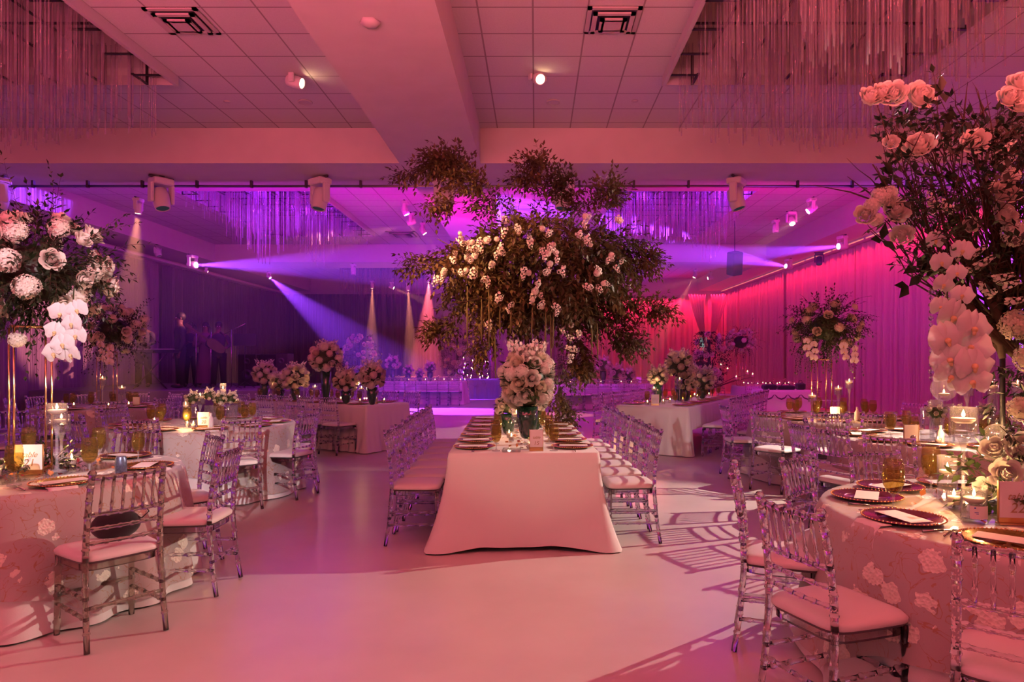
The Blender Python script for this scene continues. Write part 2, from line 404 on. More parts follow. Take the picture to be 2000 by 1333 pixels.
# ------------------------------------------------------------------ chiavari chair
def bamboo(mb, p0, p1, r, rings, n=8, bend=None):
    p0 = Vector(p0); p1 = Vector(p1); L = (p1 - p0).length
    ts = [0]; rs = [r * 1.0]
    for k in range(rings):
        t = (k + .5) / rings; d = .006 / L
        for dt, q in ((-2 * d, 1.0), (-d, 1.32), (d, 1.32), (2 * d, 1.0)): ts.append(t + dt); rs.append(r * q)
    ts.append(1); rs.append(r)
    pts = []
    for t in ts:
        p = p0.lerp(p1, t)
        if bend is not None: p = p + Vector(bend) * (4 * t * (1 - t))
        pts.append(p)
    mb.tube(pts, rs, n)
    return mb
def post_path():
    return [(.195, -.235, 0), (.19, -.205, .2), (.185, -.185, .44), (.182, -.19, .6), (.178, -.215, .78), (.174, -.245, .915)]
def chair_pieces():
    out = []
    for sx in (-1, 1):
        mb = MB(); pp = [(x * sx, y, z) for (x, y, z) in post_path()]
        pts = []; rs = []
        for i in range(len(pp) - 1):
            a = Vector(pp[i]); b = Vector(pp[i + 1]); L = (b - a).length
            r = .0155 if i > 0 else .0145
            for t, q in ((0.02, 1), (.46, 1), (.48, 1.25), (.52, 1.25), (.54, 1), (.96, 1.0), (.98, 1.25)):
                pts.append(a.lerp(b, t)); rs.append(r * q)
        pts += [Vector(pp[-1]), Vector(pp[-1]) + Vector((0, 0, .006)), Vector(pp[-1]) + Vector((0, 0, .02))]; rs += [.019, .021, .012]
        mb.tube(pts, rs, 10); out.append(('leg', mb))
    for sx in (-1, 1):
        mb = MB(); bamboo(mb, (sx * .19, .185, 0), (sx * .185, .175, .435), .0155, 3, 10); out.append(('leg', mb))
    def xb(z):
        pp = post_path()
        for i in range(len(pp) - 1):
            if pp[i][2] <= z <= pp[i + 1][2]:
                t = (z - pp[i][2]) / (pp[i + 1][2] - pp[i][2]); return [pp[i][j] + (pp[i + 1][j] - pp[i][j]) * t for j in (0, 1)]
        return pp[-1][:2]
    for z, r in ((.895, .0125), (.70, .011), (.625, .0095), (.55, .0095)):
        x, y = xb(z); mb = MB(); bamboo(mb, (-x, y, z), (x, y, z), r, 6, 8, bend=(0, -.018, 0)); out.append(('backrest_rail', mb))
    x0, y0 = xb(.70); x1, y1 = xb(.895)
    for k in range(6):
        t = (k + 1) / 7; b_ = -.018 * 4 * t * (1 - t); mb = MB()
        bamboo(mb, (-x0 + 2 * x0 * t, y0 + b_, .70), (-x1 + 2 * x1 * t, y1 + b_, .895), .0075, 2, 8); out.append(('spindle', mb))
    for z in (.17, .27):
        for sx in (-1, 1):
            xa, ya = xb(z); mb = MB(); bamboo(mb, (sx * xa, ya, z), (sx * .188, .18, z + .0), .0105, 4); out.append(('stretcher', mb))
    mb = MB(); bamboo(mb, (-.188, .18, .22), (.188, .18, .22), .0105, 4); out.append(('stretcher', mb))
    xa, ya = xb(.22); mb = MB(); bamboo(mb, (-xa, ya, .22), (xa, ya, .22), .0105, 4); out.append(('stretcher', mb))
    # seat frame: a ring of bars following the cushion
    def outline(k, grow=0):
        pts = []
        for j in range(k):
            a = 2 * pi * j / k; c = cos(a); s_ = sin(a)
            e = .35
            x = (abs(c) ** e) * (1 if c > 0 else -1) * (.2 + grow); y = (abs(s_) ** e) * (1 if s_ > 0 else -1) * (.19 + grow)
            x *= 1 + .06 * (y / .2)
            pts.append((x, y - .0))
        return pts
    mb = MB(); ol = outline(28, -.004); il = outline(28, -.035); n = 28
    vs_ = [(x, y, .405) for x, y in ol] + [(x, y, .442) for x, y in ol] + [(x, y, .442) for x, y in il] + [(x, y, .405) for x, y in il]
    fs = []
    for q in range(4):
        for j in range(n): fs.append((q * n + j, q * n + (j + 1) % n, ((q + 1) % 4) * n + (j + 1) % n, ((q + 1) % 4) * n + j))
    mb.add(vs_, fs, False); out.append(('seat_frame', mb))
    mb = MB(); rows = []
    for (g, z, mi) in ((-.03, .443, 1), (.004, .443, 1), (.008, .452, 1), (.012, .456, 0), (.014, .472, 0), (.0, .488, 0), (-.04, .497, 0), (-.1, .502, 0)):
        rows.append([(x, y, z) for x, y in outline(n, g)])
    vs_ = sum(rows, [])
    for q in range(len(rows) - 1):
        o = []
        for j in range(n): o.append((q * n + j, q * n + (j + 1) % n, (q + 1) * n + (j + 1) % n, (q + 1) * n + j))
        mb.f += o; mb.sm += [True] * n; mb.mi += [1 if q < 3 else 0] * n
    mb.v = vs_
    mb.f.append(tuple(range((len(rows) - 1) * n, len(rows) * n))); mb.sm.append(True); mb.mi.append(0)
    mb.f.append(tuple(range(n - 1, -1, -1))); mb.sm.append(False); mb.mi.append(1)
    out.append(('cushion', mb))
    return out
PIECES = chair_pieces()
def chair_root(mat, name='chiavari_chair'):
    r = empty(name, cat='chair', label='x')
    for nm, mb in PIECES:
        mb.build(nm, ['vinyl_white', 'vinyl_edge'] if nm == 'cushion' else mat, r)
    return r
CH = Proto(chair_root('acrylic')); CHS = Proto(chair_root('acrylic_smoke'))
def chair_single():
    a = MB()
    for nm, mb in PIECES:
        o = len(a.v); a.v += mb.v; a.f += [tuple(i + o for i in f) for f in mb.f]; a.sm += mb.sm
        a.mi += [(m + 1 if nm == 'cushion' else 0) for m in mb.mi]
    o = a.build('chiavari_chair', ['acrylic', 'vinyl_white', 'vinyl_edge'], cat='chair', label='x')
    return Proto(o)
CHF = chair_single()
def chair(x, y, fx, fy, label, group=None, proto=None, tops=True):
    """x, y: middle of the top rail (tops) or seat centre; fx, fy: the way it faces"""
    l = sqrt(fx * fx + fy * fy); fx /= l; fy /= l
    if tops: x += fx * .235; y += fy * .235
    return (proto or CH).put((x, y, 0), atan2(-fx, fy), label, group)

# ------------------------------------------------------------------ table ware
def goblet_root():
    r = empty('goblet', cat='glass', label='x')
    MB().lathe([(.012, .07), (.028, .082), (.04, .11), (.0435, .14), (.041, .18), (.036, .213)], 16).build('bowl', 'amber_glass', r)
    MB().lathe([(.035, 0), (.034, .004), (.012, .008), (.0045, .02), (.0045, .06), (.012, .07)], 14).build('stem', 'stem_glass', r)
    MB().lathe([(.004, .078), (.026, .084), (.038, .11), (.0415, .14), (.040, .168), (0.0, .168)], 14).build('drink', 'iced_drink', r)
    return r
GOB = Proto(goblet_root())
def charger_root(mat):
    r = empty('charger_plate', cat='plate', label='x')
    pr = [(.0, .004), (.1, .004), (.108, .008)]
    q = .112
    while q < .165: pr += [(q, .011 + (q - .11) * .12), (q + .004, .0085 + (q - .11) * .12)]; q += .008
    pr += [(.172, .018), (.174, .016), (.11, .002), (0, 0)]
    MB().lathe(pr, 40, close=True).build('plate', mat, r)
    mb = MB()
    for k in range(60):
        a = 2 * pi * k / 60; mb.sphere((.173 * cos(a), .173 * sin(a), .018), .0045, 5, 3)
    mb.build('beaded_rim', 'gold', r)
    return r
CHG = Proto(charger_root('charger_glass')); CHW = Proto(charger_root('charger_wine'))
def menu_card():
    b = MB(); b.box(-.056, .056, -.118, .118, 0, .0015)
    return b.build('menu_card', 'paper', cat='menu card', label='x')
MENU = Proto(menu_card())
def napkin_fold(L=.4, drop=.34, W=.13):
    """lies on the table, goes over the edge (at y=0) and hangs down toward -y"""
    mb = MB(); rows = []
    n = 14
    for i in range(n + 1):
        t = i / n
        d = t * (L)
        if d < L - drop: y = (L - drop) - d; z = .004
        else:
            q = d - (L - drop); y = -.012 - .02 * sin(min(1, q / .1) * pi / 2); z = .004 - q
        rows.append((y, z))
    vs_ = []; fs = []
    m = 6
    for i, (y, z) in enumerate(rows):
        for j in range(m + 1):
            x = (j / m - .5) * W * (1 + .05 * i / n); vs_.append((x, y - (.006 * sin(j * 2.1 + i * .3) if z < 0 else 0), z))
    for i in range(n):
        for j in range(m):
            a = i * (m + 1) + j; fs.append((a, a + 1, a + m + 2, a + m + 1))
    mb.add(vs_, fs)
    o = mb.build('napkin', 'napkin', cat='napkin', label='x')
    s = o.modifiers.new('thick', 'SOLIDIFY'); s.thickness = .004; s.offset = 0
    return o
NAP = Proto(napkin_fold())
def fork():
    mb = MB(); mb.tube([(0, -.1, .003), (0, .02, .004), (0, .04, .006)], [.004, .003, .005], 6)
    mb.box(-.011, .011, .04, .055, .004, .007)
    for k in range(4): mb.box(-.011 + k * .0062, -.0085 + k * .0062, .055, .1, .004, .0065)
    return mb.build('fork', 'silver_dark', cat='fork', label='x')
def knife():
    mb = MB(); mb.tube([(0, -.11, .004), (0, -.01, .004)], [.006, .005], 6)
    mb.add([(-.004, -.01, .003), (.008, -.01, .003), (.009, .06, .003), (-.003, .11, .003), (-.004, -.01, .006), (.006, -.01, .006), (.007, .06, .006), (-.003, .105, .006)], [(0, 3, 2, 1), (4, 5, 6, 7), (0, 1, 5, 4), (1, 2, 6, 5), (2, 3, 7, 6), (3, 0, 4, 7)], False)
    return mb.build('knife', 'silver_dark', cat='knife', label='x')
FORK = Proto(fork()); KNIFE = Proto(knife())

# ------------------------------------------------------------------ candles
def floating_candle():
    r = empty('floating_candle', cat='candle', label='x')
    MB().lathe([(.0, -.012), (.03, -.012), (.043, .0), (.046, .008), (.045, .014), (.0, .012)], 20).build('wax', 'wax', r)
    MB().tube([(0, 0, .012), (.001, 0, .02)], .0012, 5).build('wick', 'wick', r)
    MB().lathe([(.001, .018), (.006, .024), (.0075, .031), (.0045, .043), (.0, .056)], 10).build('flame', 'flame', r)
    return r
FC = Proto(floating_candle())
def hurricane(rad, bowl, stem):
    """glass cylinder of height bowl on a stem of height stem (0: straight cylinder)"""
    r = empty('hurricane_vase' if stem else 'cylinder_vase', cat='vase' , label='x')
    z0 = stem
    t = .003
    MB().lathe([(rad * .5, z0 + .004), (rad, z0 + .006), (rad, z0 + bowl), (rad - t, z0 + bowl), (rad - t, z0 + .012), (0.0, z0 + .012)], 22).build('bowl', 'clear_glass', r)
    if stem:
        MB().lathe([(rad * .95, 0), (rad * .9, .006), (.014, .016), (.009, .05), (.009, stem - .06), (.02, stem - .02), (rad * .5, stem + .004)], 16).build('stem', 'stem_glass', r)
    return r
HUR = {}
def hur(rad, bowl, stem, fill, loc, label, clabel, cgroup=None, light=0, cs=None):
    k = (rad, bowl, stem, fill)
    z = stem + .012 + (bowl - .012) * fill
    if k not in HUR:
        r = hurricane(rad, bowl, stem)
        MB().lathe([(0, stem + .014), (rad - .006, stem + .014), (rad - .006, z), (0, z)], 18).build('water', 'tint_water', r)
        HUR[k] = Proto(r)
    HUR[k].put(loc, 0, label, 'glass candle vases on the tables')
    s = cs or (rad - .008) / .047
    FC.put((loc[0], loc[1], loc[2] + z + .004), 0, clabel, 'floating candles in the glass vases', scale=(min(s, 1.35), min(s, 1.35), 1))
    if light: cl(loc[0], loc[1], loc[2] + z + .06, light)
CL_N = [0]
def cl(x, y, z, watts):
    l = bpy.data.lights.new('candle_glow', 'POINT'); l.color = (1, .5, .2); l.energy = watts; l.shadow_soft_size = .012
    o = bpy.data.objects.new('candle_glow', l); COL.objects.link(o); o.location = (x, y, z + .03); CL_N[0] += 1
def votive():
    r = empty('votive_candle', cat='candle', label='x')
    MB().lathe([(.02, 0), (.024, .004), (.03, .06), (.028, .06), (.022, .008), (0, .008)], 16).build('glass_cup', 'clear_glass', r)
    MB().lathe([(.0, .01), (.021, .01), (.0255, .045), (0, .043)], 14).build('wax', 'wax', r)
    MB().lathe([(.001, .046), (.005, .051), (.0065, .057), (.004, .067), (.0, .078)], 8).build('flame', 'flame', r)
    return r
VOT = Proto(votive())
def far_votive():
    mb = MB(); mb.lathe([(.02, 0), (.03, .06), (0, .045)], 8, 0); mb.lathe([(.001, .046), (.009, .055), (.0, .085)], 6, 1)
    return Proto(mb.build('votive_candle', ['wax', 'flame'], cat='candle', label='x'))
VOTF = far_votive()
def table_sign(w, h, num, thick=.006):
    r = empty('table_number_sign', cat='sign', label='x')
    MB().box(-w / 2, w / 2, -.004, .004, .03, h).build('card', 'paper', r)
    b = MB(); b.box(-w / 2 - .004, w / 2 + .004, -.02, .02, 0, .008); b.box(-w / 2 - .004, -w / 2, -.006, .006, .008, h + .003); b.box(w / 2, w / 2 + .004, -.006, .006, .008, h + .003)
    b.box(-w / 2 - .004, w / 2 + .004, -.006, .006, .008, .03); b.build('frame', 'sign_gold', r)
    if num:
        for txt, sz, z, sh in (('table', w * .30, h * .58, .45), (num, w * .42, h * .28, .2)):
            c = bpy.data.curves.new('lettering', 'FONT'); c.body = txt; c.size = sz; c.shear = sh; c.align_x = 'CENTER'; c.extrude = .0006; c.materials.append(MATS['ink_gold'])
            tmp = bpy.data.objects.new('lettering_tmp', c); me = bpy.data.meshes.new_from_object(tmp); bpy.data.objects.remove(tmp); bpy.data.curves.remove(c)
            o = bpy.data.objects.new('lettering', me); COL.objects.link(o); o.parent = r; o.location = (0, -.005, z); o.rotation_euler = (pi / 2, 0, 0)
    return r

# ------------------------------------------------------------------ cloths
def round_cloth(name, cx, cy, r, h, folds=15, amp=.05, flare=.10, mat='linen', seed=0, label='', hang=None, cat='tablecloth', off=0., gap=.012, nn=240):
    rr = random.Random(seed); mb = MB(); n = nn
    ph = [rr.uniform(0, 6.28) for _ in range(4)]
    def rip(a): return .55 * sin(folds * a + 1.2 * sin(2 * a + ph[0])) + .3 * sin((folds * 1.7) * a // 1 * 0 + (folds + 4) * a + ph[1]) + .25 * sin((folds // 2) * a + ph[2])
    rows = []
    top = [(0.0, h)]
    for t in (.3, .6, .85, .96): rows.append([((r + off) * t * cos(2 * pi * j / n), (r + off) * t * sin(2 * pi * j / n), h) for j in range(n)])
    m = 16
    for i in range(m + 1):
        t = i / m; row = []
        for j in range(n):
            a = 2 * pi * j / n
            H = hang(a) if hang else h - gap
            z = h - t * H
            u = min(1, t * H / h)
            if t == 0: q = r + off - .004
            else: q = r + off * (1 + .8 * min(1, u * 4)) + .012 + flare * u ** 1.2 + amp * rip(a) * u ** .8
            if t == 0: z = h - .002
            row.append((q * cos(a), q * sin(a), z))
        rows.append(row)
    vs_ = [(0, 0, h)]; fs = []
    for row in rows: vs_ += row
    for j in range(n): fs.append((0, 1 + j, 1 + (j + 1) % n))
    for i in range(len(rows) - 1):
        for j in range(n):
            a = 1 + i * n + j; b = 1 + i * n + (j + 1) % n
            fs.append((a, a + n, b + n, b))
    mb.add(vs_, fs)
    return mb.build(name, mat, loc=(cx, cy, 0), label=label, cat=cat)
def lace_overlay(cx, cy, r, h, rot, a, label, seed=3, mx=.7):
    def hang(t):
        u = t - rot
        d = a / max(abs(cos(u)), abs(sin(u)))
        return min(mx, d - r)
    return round_cloth('lace_overlay', cx, cy, r, h + .006, 16, .045, .11, 'lace', seed, label, hang, 'table overlay', off=.014)
def rect_cloth(cx, cy, rz, L, W, h, label, seed=0, flare=.1, amp=.02, gap=.012, folds=26, hangfn=None, corner=.10, name='tablecloth'):
    """L along local x, W along local y"""
    rr = random.Random(seed); mb = MB(); cr = .03
    per = []
    def arc(x, y, a0):
        for k in range(7):
            a = a0 + k / 6 * pi / 2; per.append((x + cr * cos(a), y + cr * sin(a), cos(a), sin(a), 1.0 - abs(k - 3) / 3 * .5))
    def seg(x0, y0, x1, y1, nx, ny, n):
        for k in range(1, n):
            t = k / n; e = min(t, 1 - t) * sqrt((x1 - x0) ** 2 + (y1 - y0) ** 2)
            per.append((x0 + (x1 - x0) * t, y0 + (y1 - y0) * t, nx, ny, max(0, .5 - e / .35 * .5)))
    l, w_ = L / 2 - cr, W / 2 - cr
    nL = int(L / .025); nW = int(W / .025)
    arc(l, w_, 0); seg(l, w_ + cr, -l, w_ + cr, 0, 1, nL); arc(-l, w_, pi / 2); seg(-l - cr, w_, -l - cr, -w_, -1, 0, nW)
    arc(-l, -w_, pi); seg(-l, -w_ - cr, l, -w_ - cr, 0, -1, nL); arc(l, -w_, 3 * pi / 2); seg(l + cr, -w_, l + cr, w_, 1, 0, nW)
    n = len(per); m = 14; rows = []
    for i in range(m + 1):
        t = i / m; row = []
        for j, (x, y, nx, ny, c) in enumerate(per):
            s_ = j / n * 2 * pi
            H = (hangfn(x, y, nx, ny) if hangfn else 1.) * (h - gap)
            z = h - t * H; u = t * H / h
            rp = sin(folds * s_ + sin(3 * s_) * 2) * .6 + .4 * sin(folds * 1.9 // 1 * s_ + 1)
            d = (flare * u ** 1.5 + amp * rp * u + corner * c * u ** 2.2 + .008 * (1 if t > 0 else 0))
            row.append((x + nx * d, y + ny * d, z - (.003 if t == 0 else 0)))
        rows.append(row)
    vs_ = []; fs = []
    for row in rows: vs_ += row
    # top: inner ring + centre faces as one ngon at full height
    top = [(x - nx * .01, y - ny * .01, h) for (x, y, nx, ny, c) in per]
    o = len(vs_); vs_ += top
    for j in range(n):
        k = (j + 1) % n
        fs.append((o + j, j, k, o + k))
    fs.append(tuple(range(o, o + n)))
    for i in range(m):
        for j in range(n):
            k = (j + 1) % n
            fs.append((i * n + j, (i + 1) * n + j, (i + 1) * n + k, i * n + k))
    mb.add(vs_, fs)
    ob = mb.build(name, 'linen', label=label, cat='tablecloth')
    ob.location = (cx, cy, 0); ob.rotation_euler = (0, 0, rz)
    return ob
def round_table(cx, cy, r, h, label):
    t = empty('round_table', (cx, cy, 0), cat='table', label=label)
    MB().lathe([(r - .03, h - .05), (r - .012, h - .045), (r - .012, h - .015), (r - .03, h - .01)], 48).build('table_top', 'wood_dark', t)
    for k in range(4):
        a = pi / 4 + k * pi / 2; MB().tube([(.6 * r * cos(a), .6 * r * sin(a), 0), (.55 * r * cos(a), .55 * r * sin(a), h - .05)], .016, 8).build('leg', 'metal_black', t)
def rect_table(cx, cy, rz, L, W, h, label):
    t = empty('long_table', (cx, cy, 0), rz, cat='table', label=label)
    MB().box(-L / 2 + .015, L / 2 - .015, -W / 2 + .015, W / 2 - .015, h - .045, h - .012).build('table_top', 'wood_dark', t)
    for sx in (-1, 1):
        for sy in (-1, 1): MB().tube([(sx * (L / 2 - .25), sy * (W / 2 - .12), 0), (sx * (L / 2 - .25), sy * (W / 2 - .12), h - .045)], .018, 8).build('leg', 'metal_black', t)

# ------------------------------------------------------------------ flowers and leaves
def leaf(mb, p, d, nrm, L, W, mi=0):
    d = d.normalized(); s = d.cross(nrm)
    if s.length < 1e-4: s = d.orthogonal()
    s.normalize(); up = s.cross(d)
    a = p; b = p + d * L; c = p + d * L * .45 - up * W * .12
    vs_ = [a, c + s * W * .5 + up * W * .16, c, c - s * W * .5 + up * W * .16, b - up * L * .12]
    mb.add(vs_, [(0, 1, 2), (0, 2, 3), (1, 4, 2), (2, 4, 3)], True, mi)
def sprig(mb, p, d, L, nl, ll, lw, rnd, droop=.3, mi=0, twig=1, curl=None, tr=.002):
    p = Vector(p); d = Vector(d).normalized(); pts = [p.copy()]
    seg = L / nl; side = rnd.random() * 6.28
    for i in range(nl):
        d = (d + Vector((0, 0, -droop * .25)) + Vector((rnd.uniform(-1, 1), rnd.uniform(-1, 1), rnd.uniform(-1, 1))) * .12 + (curl * .1 if curl else Vector((0, 0, 0)))).normalized()
        p = p + d * seg; pts.append(p.copy())
        u, v = frame_of(d); side += pi * (.9 + .2 * rnd.random())
        o = (u * cos(side) + v * sin(side))
        ld = (d * .7 + o * .9).normalized()
        s_ = rnd.uniform(.75, 1.15) * (1 - .35 * i / nl)
        leaf(mb, p, ld, Vector((rnd.uniform(-.5, .5), rnd.uniform(-.5, .5), 1)), ll * s_, lw * s_, mi)
    leaf(mb, p, d, Vector((0, .3, 1)), ll * .8, lw * .8, mi)
    if twig: mb.tube(pts, [tr * (1 - .6 * i / nl) for i in range(nl + 1)], 4, twig, caps=False)
    return pts[-1]
def petal_patch(mb, c, ax, R_, w, h, curl, n=4, mi=0, lean=.3):
    """one cupped petal: rises from c along ax, bulges toward R_"""
    ax = ax.normalized(); R_ = R_.normalized(); T = ax.cross(R_)
    vs_ = []; fs = []
    m = 3
    for i in range(m + 1):
        t = i / m
        for j in range(n + 1):
            s = (j / n - .5) * 2
            ww = w * (0.35 + .65 * sin(min(1, t * 1.05 + .15) * pi * .62)) * .5
            out = lean * h * t + curl * h * t ** 3 + w * .18 * (1 - s * s) * 0 - w * .22 * s * s
            vs_.append(c + ax * (h * t * (1 - .1 * s * s * t)) + R_ * (out + w * .25) + T * (ww * s))
    for i in range(m):
        for j in range(n):
            a = i * (n + 1) + j; fs.append((a, a + 1, a + n + 2, a + n + 1))
    mb.add(vs_, fs, True, mi)
def rose_mesh(rnd, r=.04):
    mb = MB(); ax = Vector((0, 0, 1))
    mb.sphere((0, 0, r * .3), r * .5, 10, 6, 0, sc=(1, 1, 1.1))
    for ring, (n, rad, h, lean, curl, w) in enumerate(((2, .0, 1.25, .0, -.2, .5), (3, .12, 1.22, .0, -.22, .8), (3, .22, 1.18, .02, -.15, .9), (4, .24, 1.12, .05, -.05, .9), (5, .38, 1.02, .12, .05, 1.0), (6, .5, .88, .25, .18, 1.1), (7, .6, .66, .45, .4, 1.15))):
        for j in range(n):
            a = 2 * pi * (j + .37 * ring) / n + rnd.uniform(-.12, .12); d = Vector((cos(a), sin(a), 0))
            petal_patch(mb, d * rad * r + Vector((0, 0, -r * .55)), ax, d, w * r, h * r * 1.3 * rnd.uniform(.92, 1.05), curl, 4, 0, lean)
    return mb
def hyd_mesh(rnd, r=.07, nf=90):
    mb = MB()
    for i in range(nf):
        z = 1 - (i + .5) * 1.65 / nf; a = i * 2.39996; q = sqrt(max(0, 1 - z * z)); d = Vector((q * cos(a), q * sin(a), z))
        c = d * r * rnd.uniform(.9, 1.04); u, v = frame_of((d + Vector((rnd.uniform(-.3, .3), rnd.uniform(-.3, .3), rnd.uniform(-.3, .3)))).normalized()); s = r * .23; rot = rnd.random() * 1.57
        vs_ = [c]; fs = []
        for k in range(4):
            b = rot + k * pi / 2
            t = u * cos(b) + v * sin(b); w = u * -sin(b) + v * cos(b)
            vs_ += [c + t * s * .6 + w * s * .42 + d * s * .12, c + t * s * 1.05 + d * s * .25, c + t * s * .6 - w * s * .42 + d * s * .12]
            o = 1 + 3 * k; fs += [(0, o, o + 1, o + 2)]
        mb.add(vs_, fs, True)
    mb.sphere((0, 0, 0), r * .8, 10, 6)
    return mb
def orchid_mesh(rnd, r=.05):
    mb = MB()      # faces +z
    def pet(a, L, W, bend):
        d = Vector((cos(a), sin(a), 0)); t = Vector((-sin(a), cos(a), 0)); up = Vector((0, 0, 1)); vs_ = []; fs = []
        for i in range(5):
            q = i / 4; ww = W * max(.08, sin(pi * min(1, q * .93 + .05))) ** .6
            for j in range(5):
                s = (j / 4 - .5) * 2
                vs_.append(d * L * q * (1 - .12 * s * s) + t * ww * .5 * s + up * (bend * L * q * q - .1 * W * s * s + .01 * L))
        for i in range(4):
            for j in range(4):
                b = i * 5 + j; fs.append((b, b + 5, b + 6, b + 1))
        mb.add(vs_, fs, True)
    for a in (pi / 2, pi / 2 + 2.1, pi / 2 - 2.1): pet(a, r * 1.02, r * .72, -.1)
    for a in (0.15, pi - .15): pet(a, r * 1.12, r * 1.7, .06)
    mb.sphere((0, -r * .12, r * .1), r * .17, 8, 5, 1, sc=(1, 1, 1)); mb.sphere((0, -r * .3, r * .12), r * .13, 8, 5, 1, sc=(.8, 1.3, .7))
    return mb
def stock_mesh(rnd, L=.14, r=.03):
    mb = MB(); mb.tube([(0, 0, -L * .6), (0, 0, L)], .002, 4, 1)
    for i in range(16):
        z = -L * .2 + i * L * 1.15 / 16; a = i * 2.4; rr = r * (1 - .6 * i / 16); d = Vector((cos(a), sin(a), .3)).normalized(); c = Vector((0, 0, z)) + d * rr
        u, v = frame_of(d); s = r * .75 * (1 - .5 * i / 16); vs_ = [c]; fs = []
        for k in range(5):
            b = k * 2 * pi / 5; vs_.append(c + (u * cos(b) + v * sin(b)) * s + d * s * .35)
        for k in range(5): fs.append((0, 1 + k, 1 + (k + 1) % 5))
        mb.add(vs_, fs, True)
    return mb
_r = random.Random(11)
FM = {}
for nm, mk, mats in (('rose', lambda: rose_mesh(_r), ['petal_white']), ('cream_rose', lambda: rose_mesh(_r), ['petal_cream']), ('pink_rose', lambda: rose_mesh(_r), ['petal_pink']), ('hydrangea', lambda: hyd_mesh(_r), ['petal_white']),
                     ('cream_hydrangea', lambda: hyd_mesh(_r), ['petal_cream']), ('pink_hydrangea', lambda: hyd_mesh(_r), ['petal_pink']), ('orchid', lambda: orchid_mesh(_r), ['orchid_white', 'orchid_lip']), ('stock_flower', lambda: stock_mesh(_r), ['petal_white', 'leaf_mid'])):
    me = mk().mesh(nm)
    for m_ in mats: me.materials.append(MATS[m_])
    FM[nm] = me
def bloom(kind, parent, loc, d, scale=1., roll=0., label=None):
    me = FM[kind]; nm = kind.replace('cream_', '').replace('pink_', '')
    o = bpy.data.objects.new(nm, me); COL.objects.link(o); o.parent = parent; o.location = loc
    q = Vector(d).to_track_quat('Z', 'Y'); o.rotation_mode = 'QUATERNION'
    from mathutils import Quaternion
    o.rotation_quaternion = q @ Quaternion((0, 0, 1), roll); o.scale = (scale,) * 3
    return tag(o, label)
def fib(n, z0=-1., z1=1.):
    out = []
    for i in range(n):
        z = z1 + (z0 - z1) * (i + .5) / n; a = i * 2.39996; q = sqrt(max(0, 1 - z * z)); out.append(Vector((q * cos(a), q * sin(a), z)))
    return out
# ------------------------------------------------------------------ lights
def spot(name, loc, to, col, watts, ang, blend=.15, size=.05):
    l = bpy.data.lights.new(name, 'SPOT'); l.color = col; l.energy = watts; l.spot_size = radians(ang); l.spot_blend = blend; l.shadow_soft_size = size
    o = bpy.data.objects.new(name, l); COL.objects.link(o); o.location = loc
    o.rotation_euler = (Vector(to) - Vector(loc)).to_track_quat('-Z', 'Y').to_euler()
    return o
def area(name, loc, to, col, watts, sx, sy=None, spread=180):
    l = bpy.data.lights.new(name, 'AREA'); l.color = col; l.energy = watts; l.size = sx
    l.spread = radians(spread)
    if sy: l.shape = 'RECTANGLE'; l.size_y = sy
    o = bpy.data.objects.new(name, l); COL.objects.link(o); o.location = loc
    o.rotation_euler = (Vector(to) - Vector(loc)).to_track_quat('-Z', 'Y').to_euler()
    return o
WARM = (1, .56, .36); VIO = (.30, .045, 1); MAG = (1, .05, .6); RED = (1, .08, .12); PINK = (1, .35, .4)

# ------------------------------------------------------------------ moving heads and wash lights
emis('lens_warm', (1, .62, .32), 30); emis('lens_violet', (.5, .3, 1), 60); emis('lens_red', (1, .2, .2), 25); emis('lens_off', (.02, .02, .03), 1)
def fixture(top, aim, lens, label, s=1., body='fixture_white', beam=None, name='moving_head_light', group='moving head lights on the ceiling'):
    """top: mounting point on the ceiling; aim: point it looks at; beam=(col,watts,angle)"""
    top = Vector(top); a_ = Vector(aim) - top; yaw = atan2(a_.y, a_.x) - pi / 2
    r = empty(name, top, yaw, cat='stage light', label=label, group=group)
    b = MB(); b.bbox(-.13 * s, .13 * s, -.1 * s, .1 * s, -.12 * s, -.03 * s, .015 * s); b.build('base', body, r)
    b = MB(); b.box(-.03 * s, .03 * s, -.03 * s, .03 * s, -.03 * s, 0); b.tube([(-.16 * s, 0, -.02 * s), (.16 * s, 0, -.02 * s)], .018 * s, 8); b.build('clamp', 'fixture_dark', r)
    for sx in (-1, 1):
        b = MB(); b.bbox(sx * .135 * s - .022 * s, sx * .135 * s + .022 * s, -.05 * s, .05 * s, -.36 * s, -.1 * s, .01 * s); b.build('yoke_arm', body, r)
    c = Vector((0, 0, -.31 * s)); d = (Vector(aim) - (top + c)).normalized()
    h = empty('head', c, parent=r); h.rotation_mode = 'QUATERNION'; h.rotation_quaternion = (Matrix.Rotation(-yaw, 3, 'Z') @ d).to_track_quat('Z', 'Y')
    MB().lathe([(.05 * s, -.16 * s), (.09 * s, -.14 * s), (.105 * s, -.05 * s), (.105 * s, .05 * s), (.095 * s, .13 * s), (.085 * s, .135 * s), (.08 * s, .12 * s)], 16).build('housing', body, h)
    MB().lathe([(0, .128 * s), (.04 * s, .127 * s), (.078 * s, .122 * s)], 16).build('lens', lens, h)
    if beam:
        col, wt, ang = beam[:3]
        p = top + c + d * (.16 * s)
        spot('beam', p, Vector(aim), col, wt * BK, ang, .35, .035)
    return r
def par(px, py, d, aim, lens, label, beam=None, s=.8, drop=None, **k):
    """head at pixel px,py at depth d; mount hangs above it"""
    p = P(px, py, d); return fixture(p + Vector((0, 0, .31 * s)), aim, lens, label, s, beam=beam, **k)
BK = 9
par(577, 160, 9.3, P(800, 215, 9.0), 'lens_warm', 'white moving head glowing warm, sending an orange beam across the pale beam at left', ((1, .36, .2), 160, 22), .8)
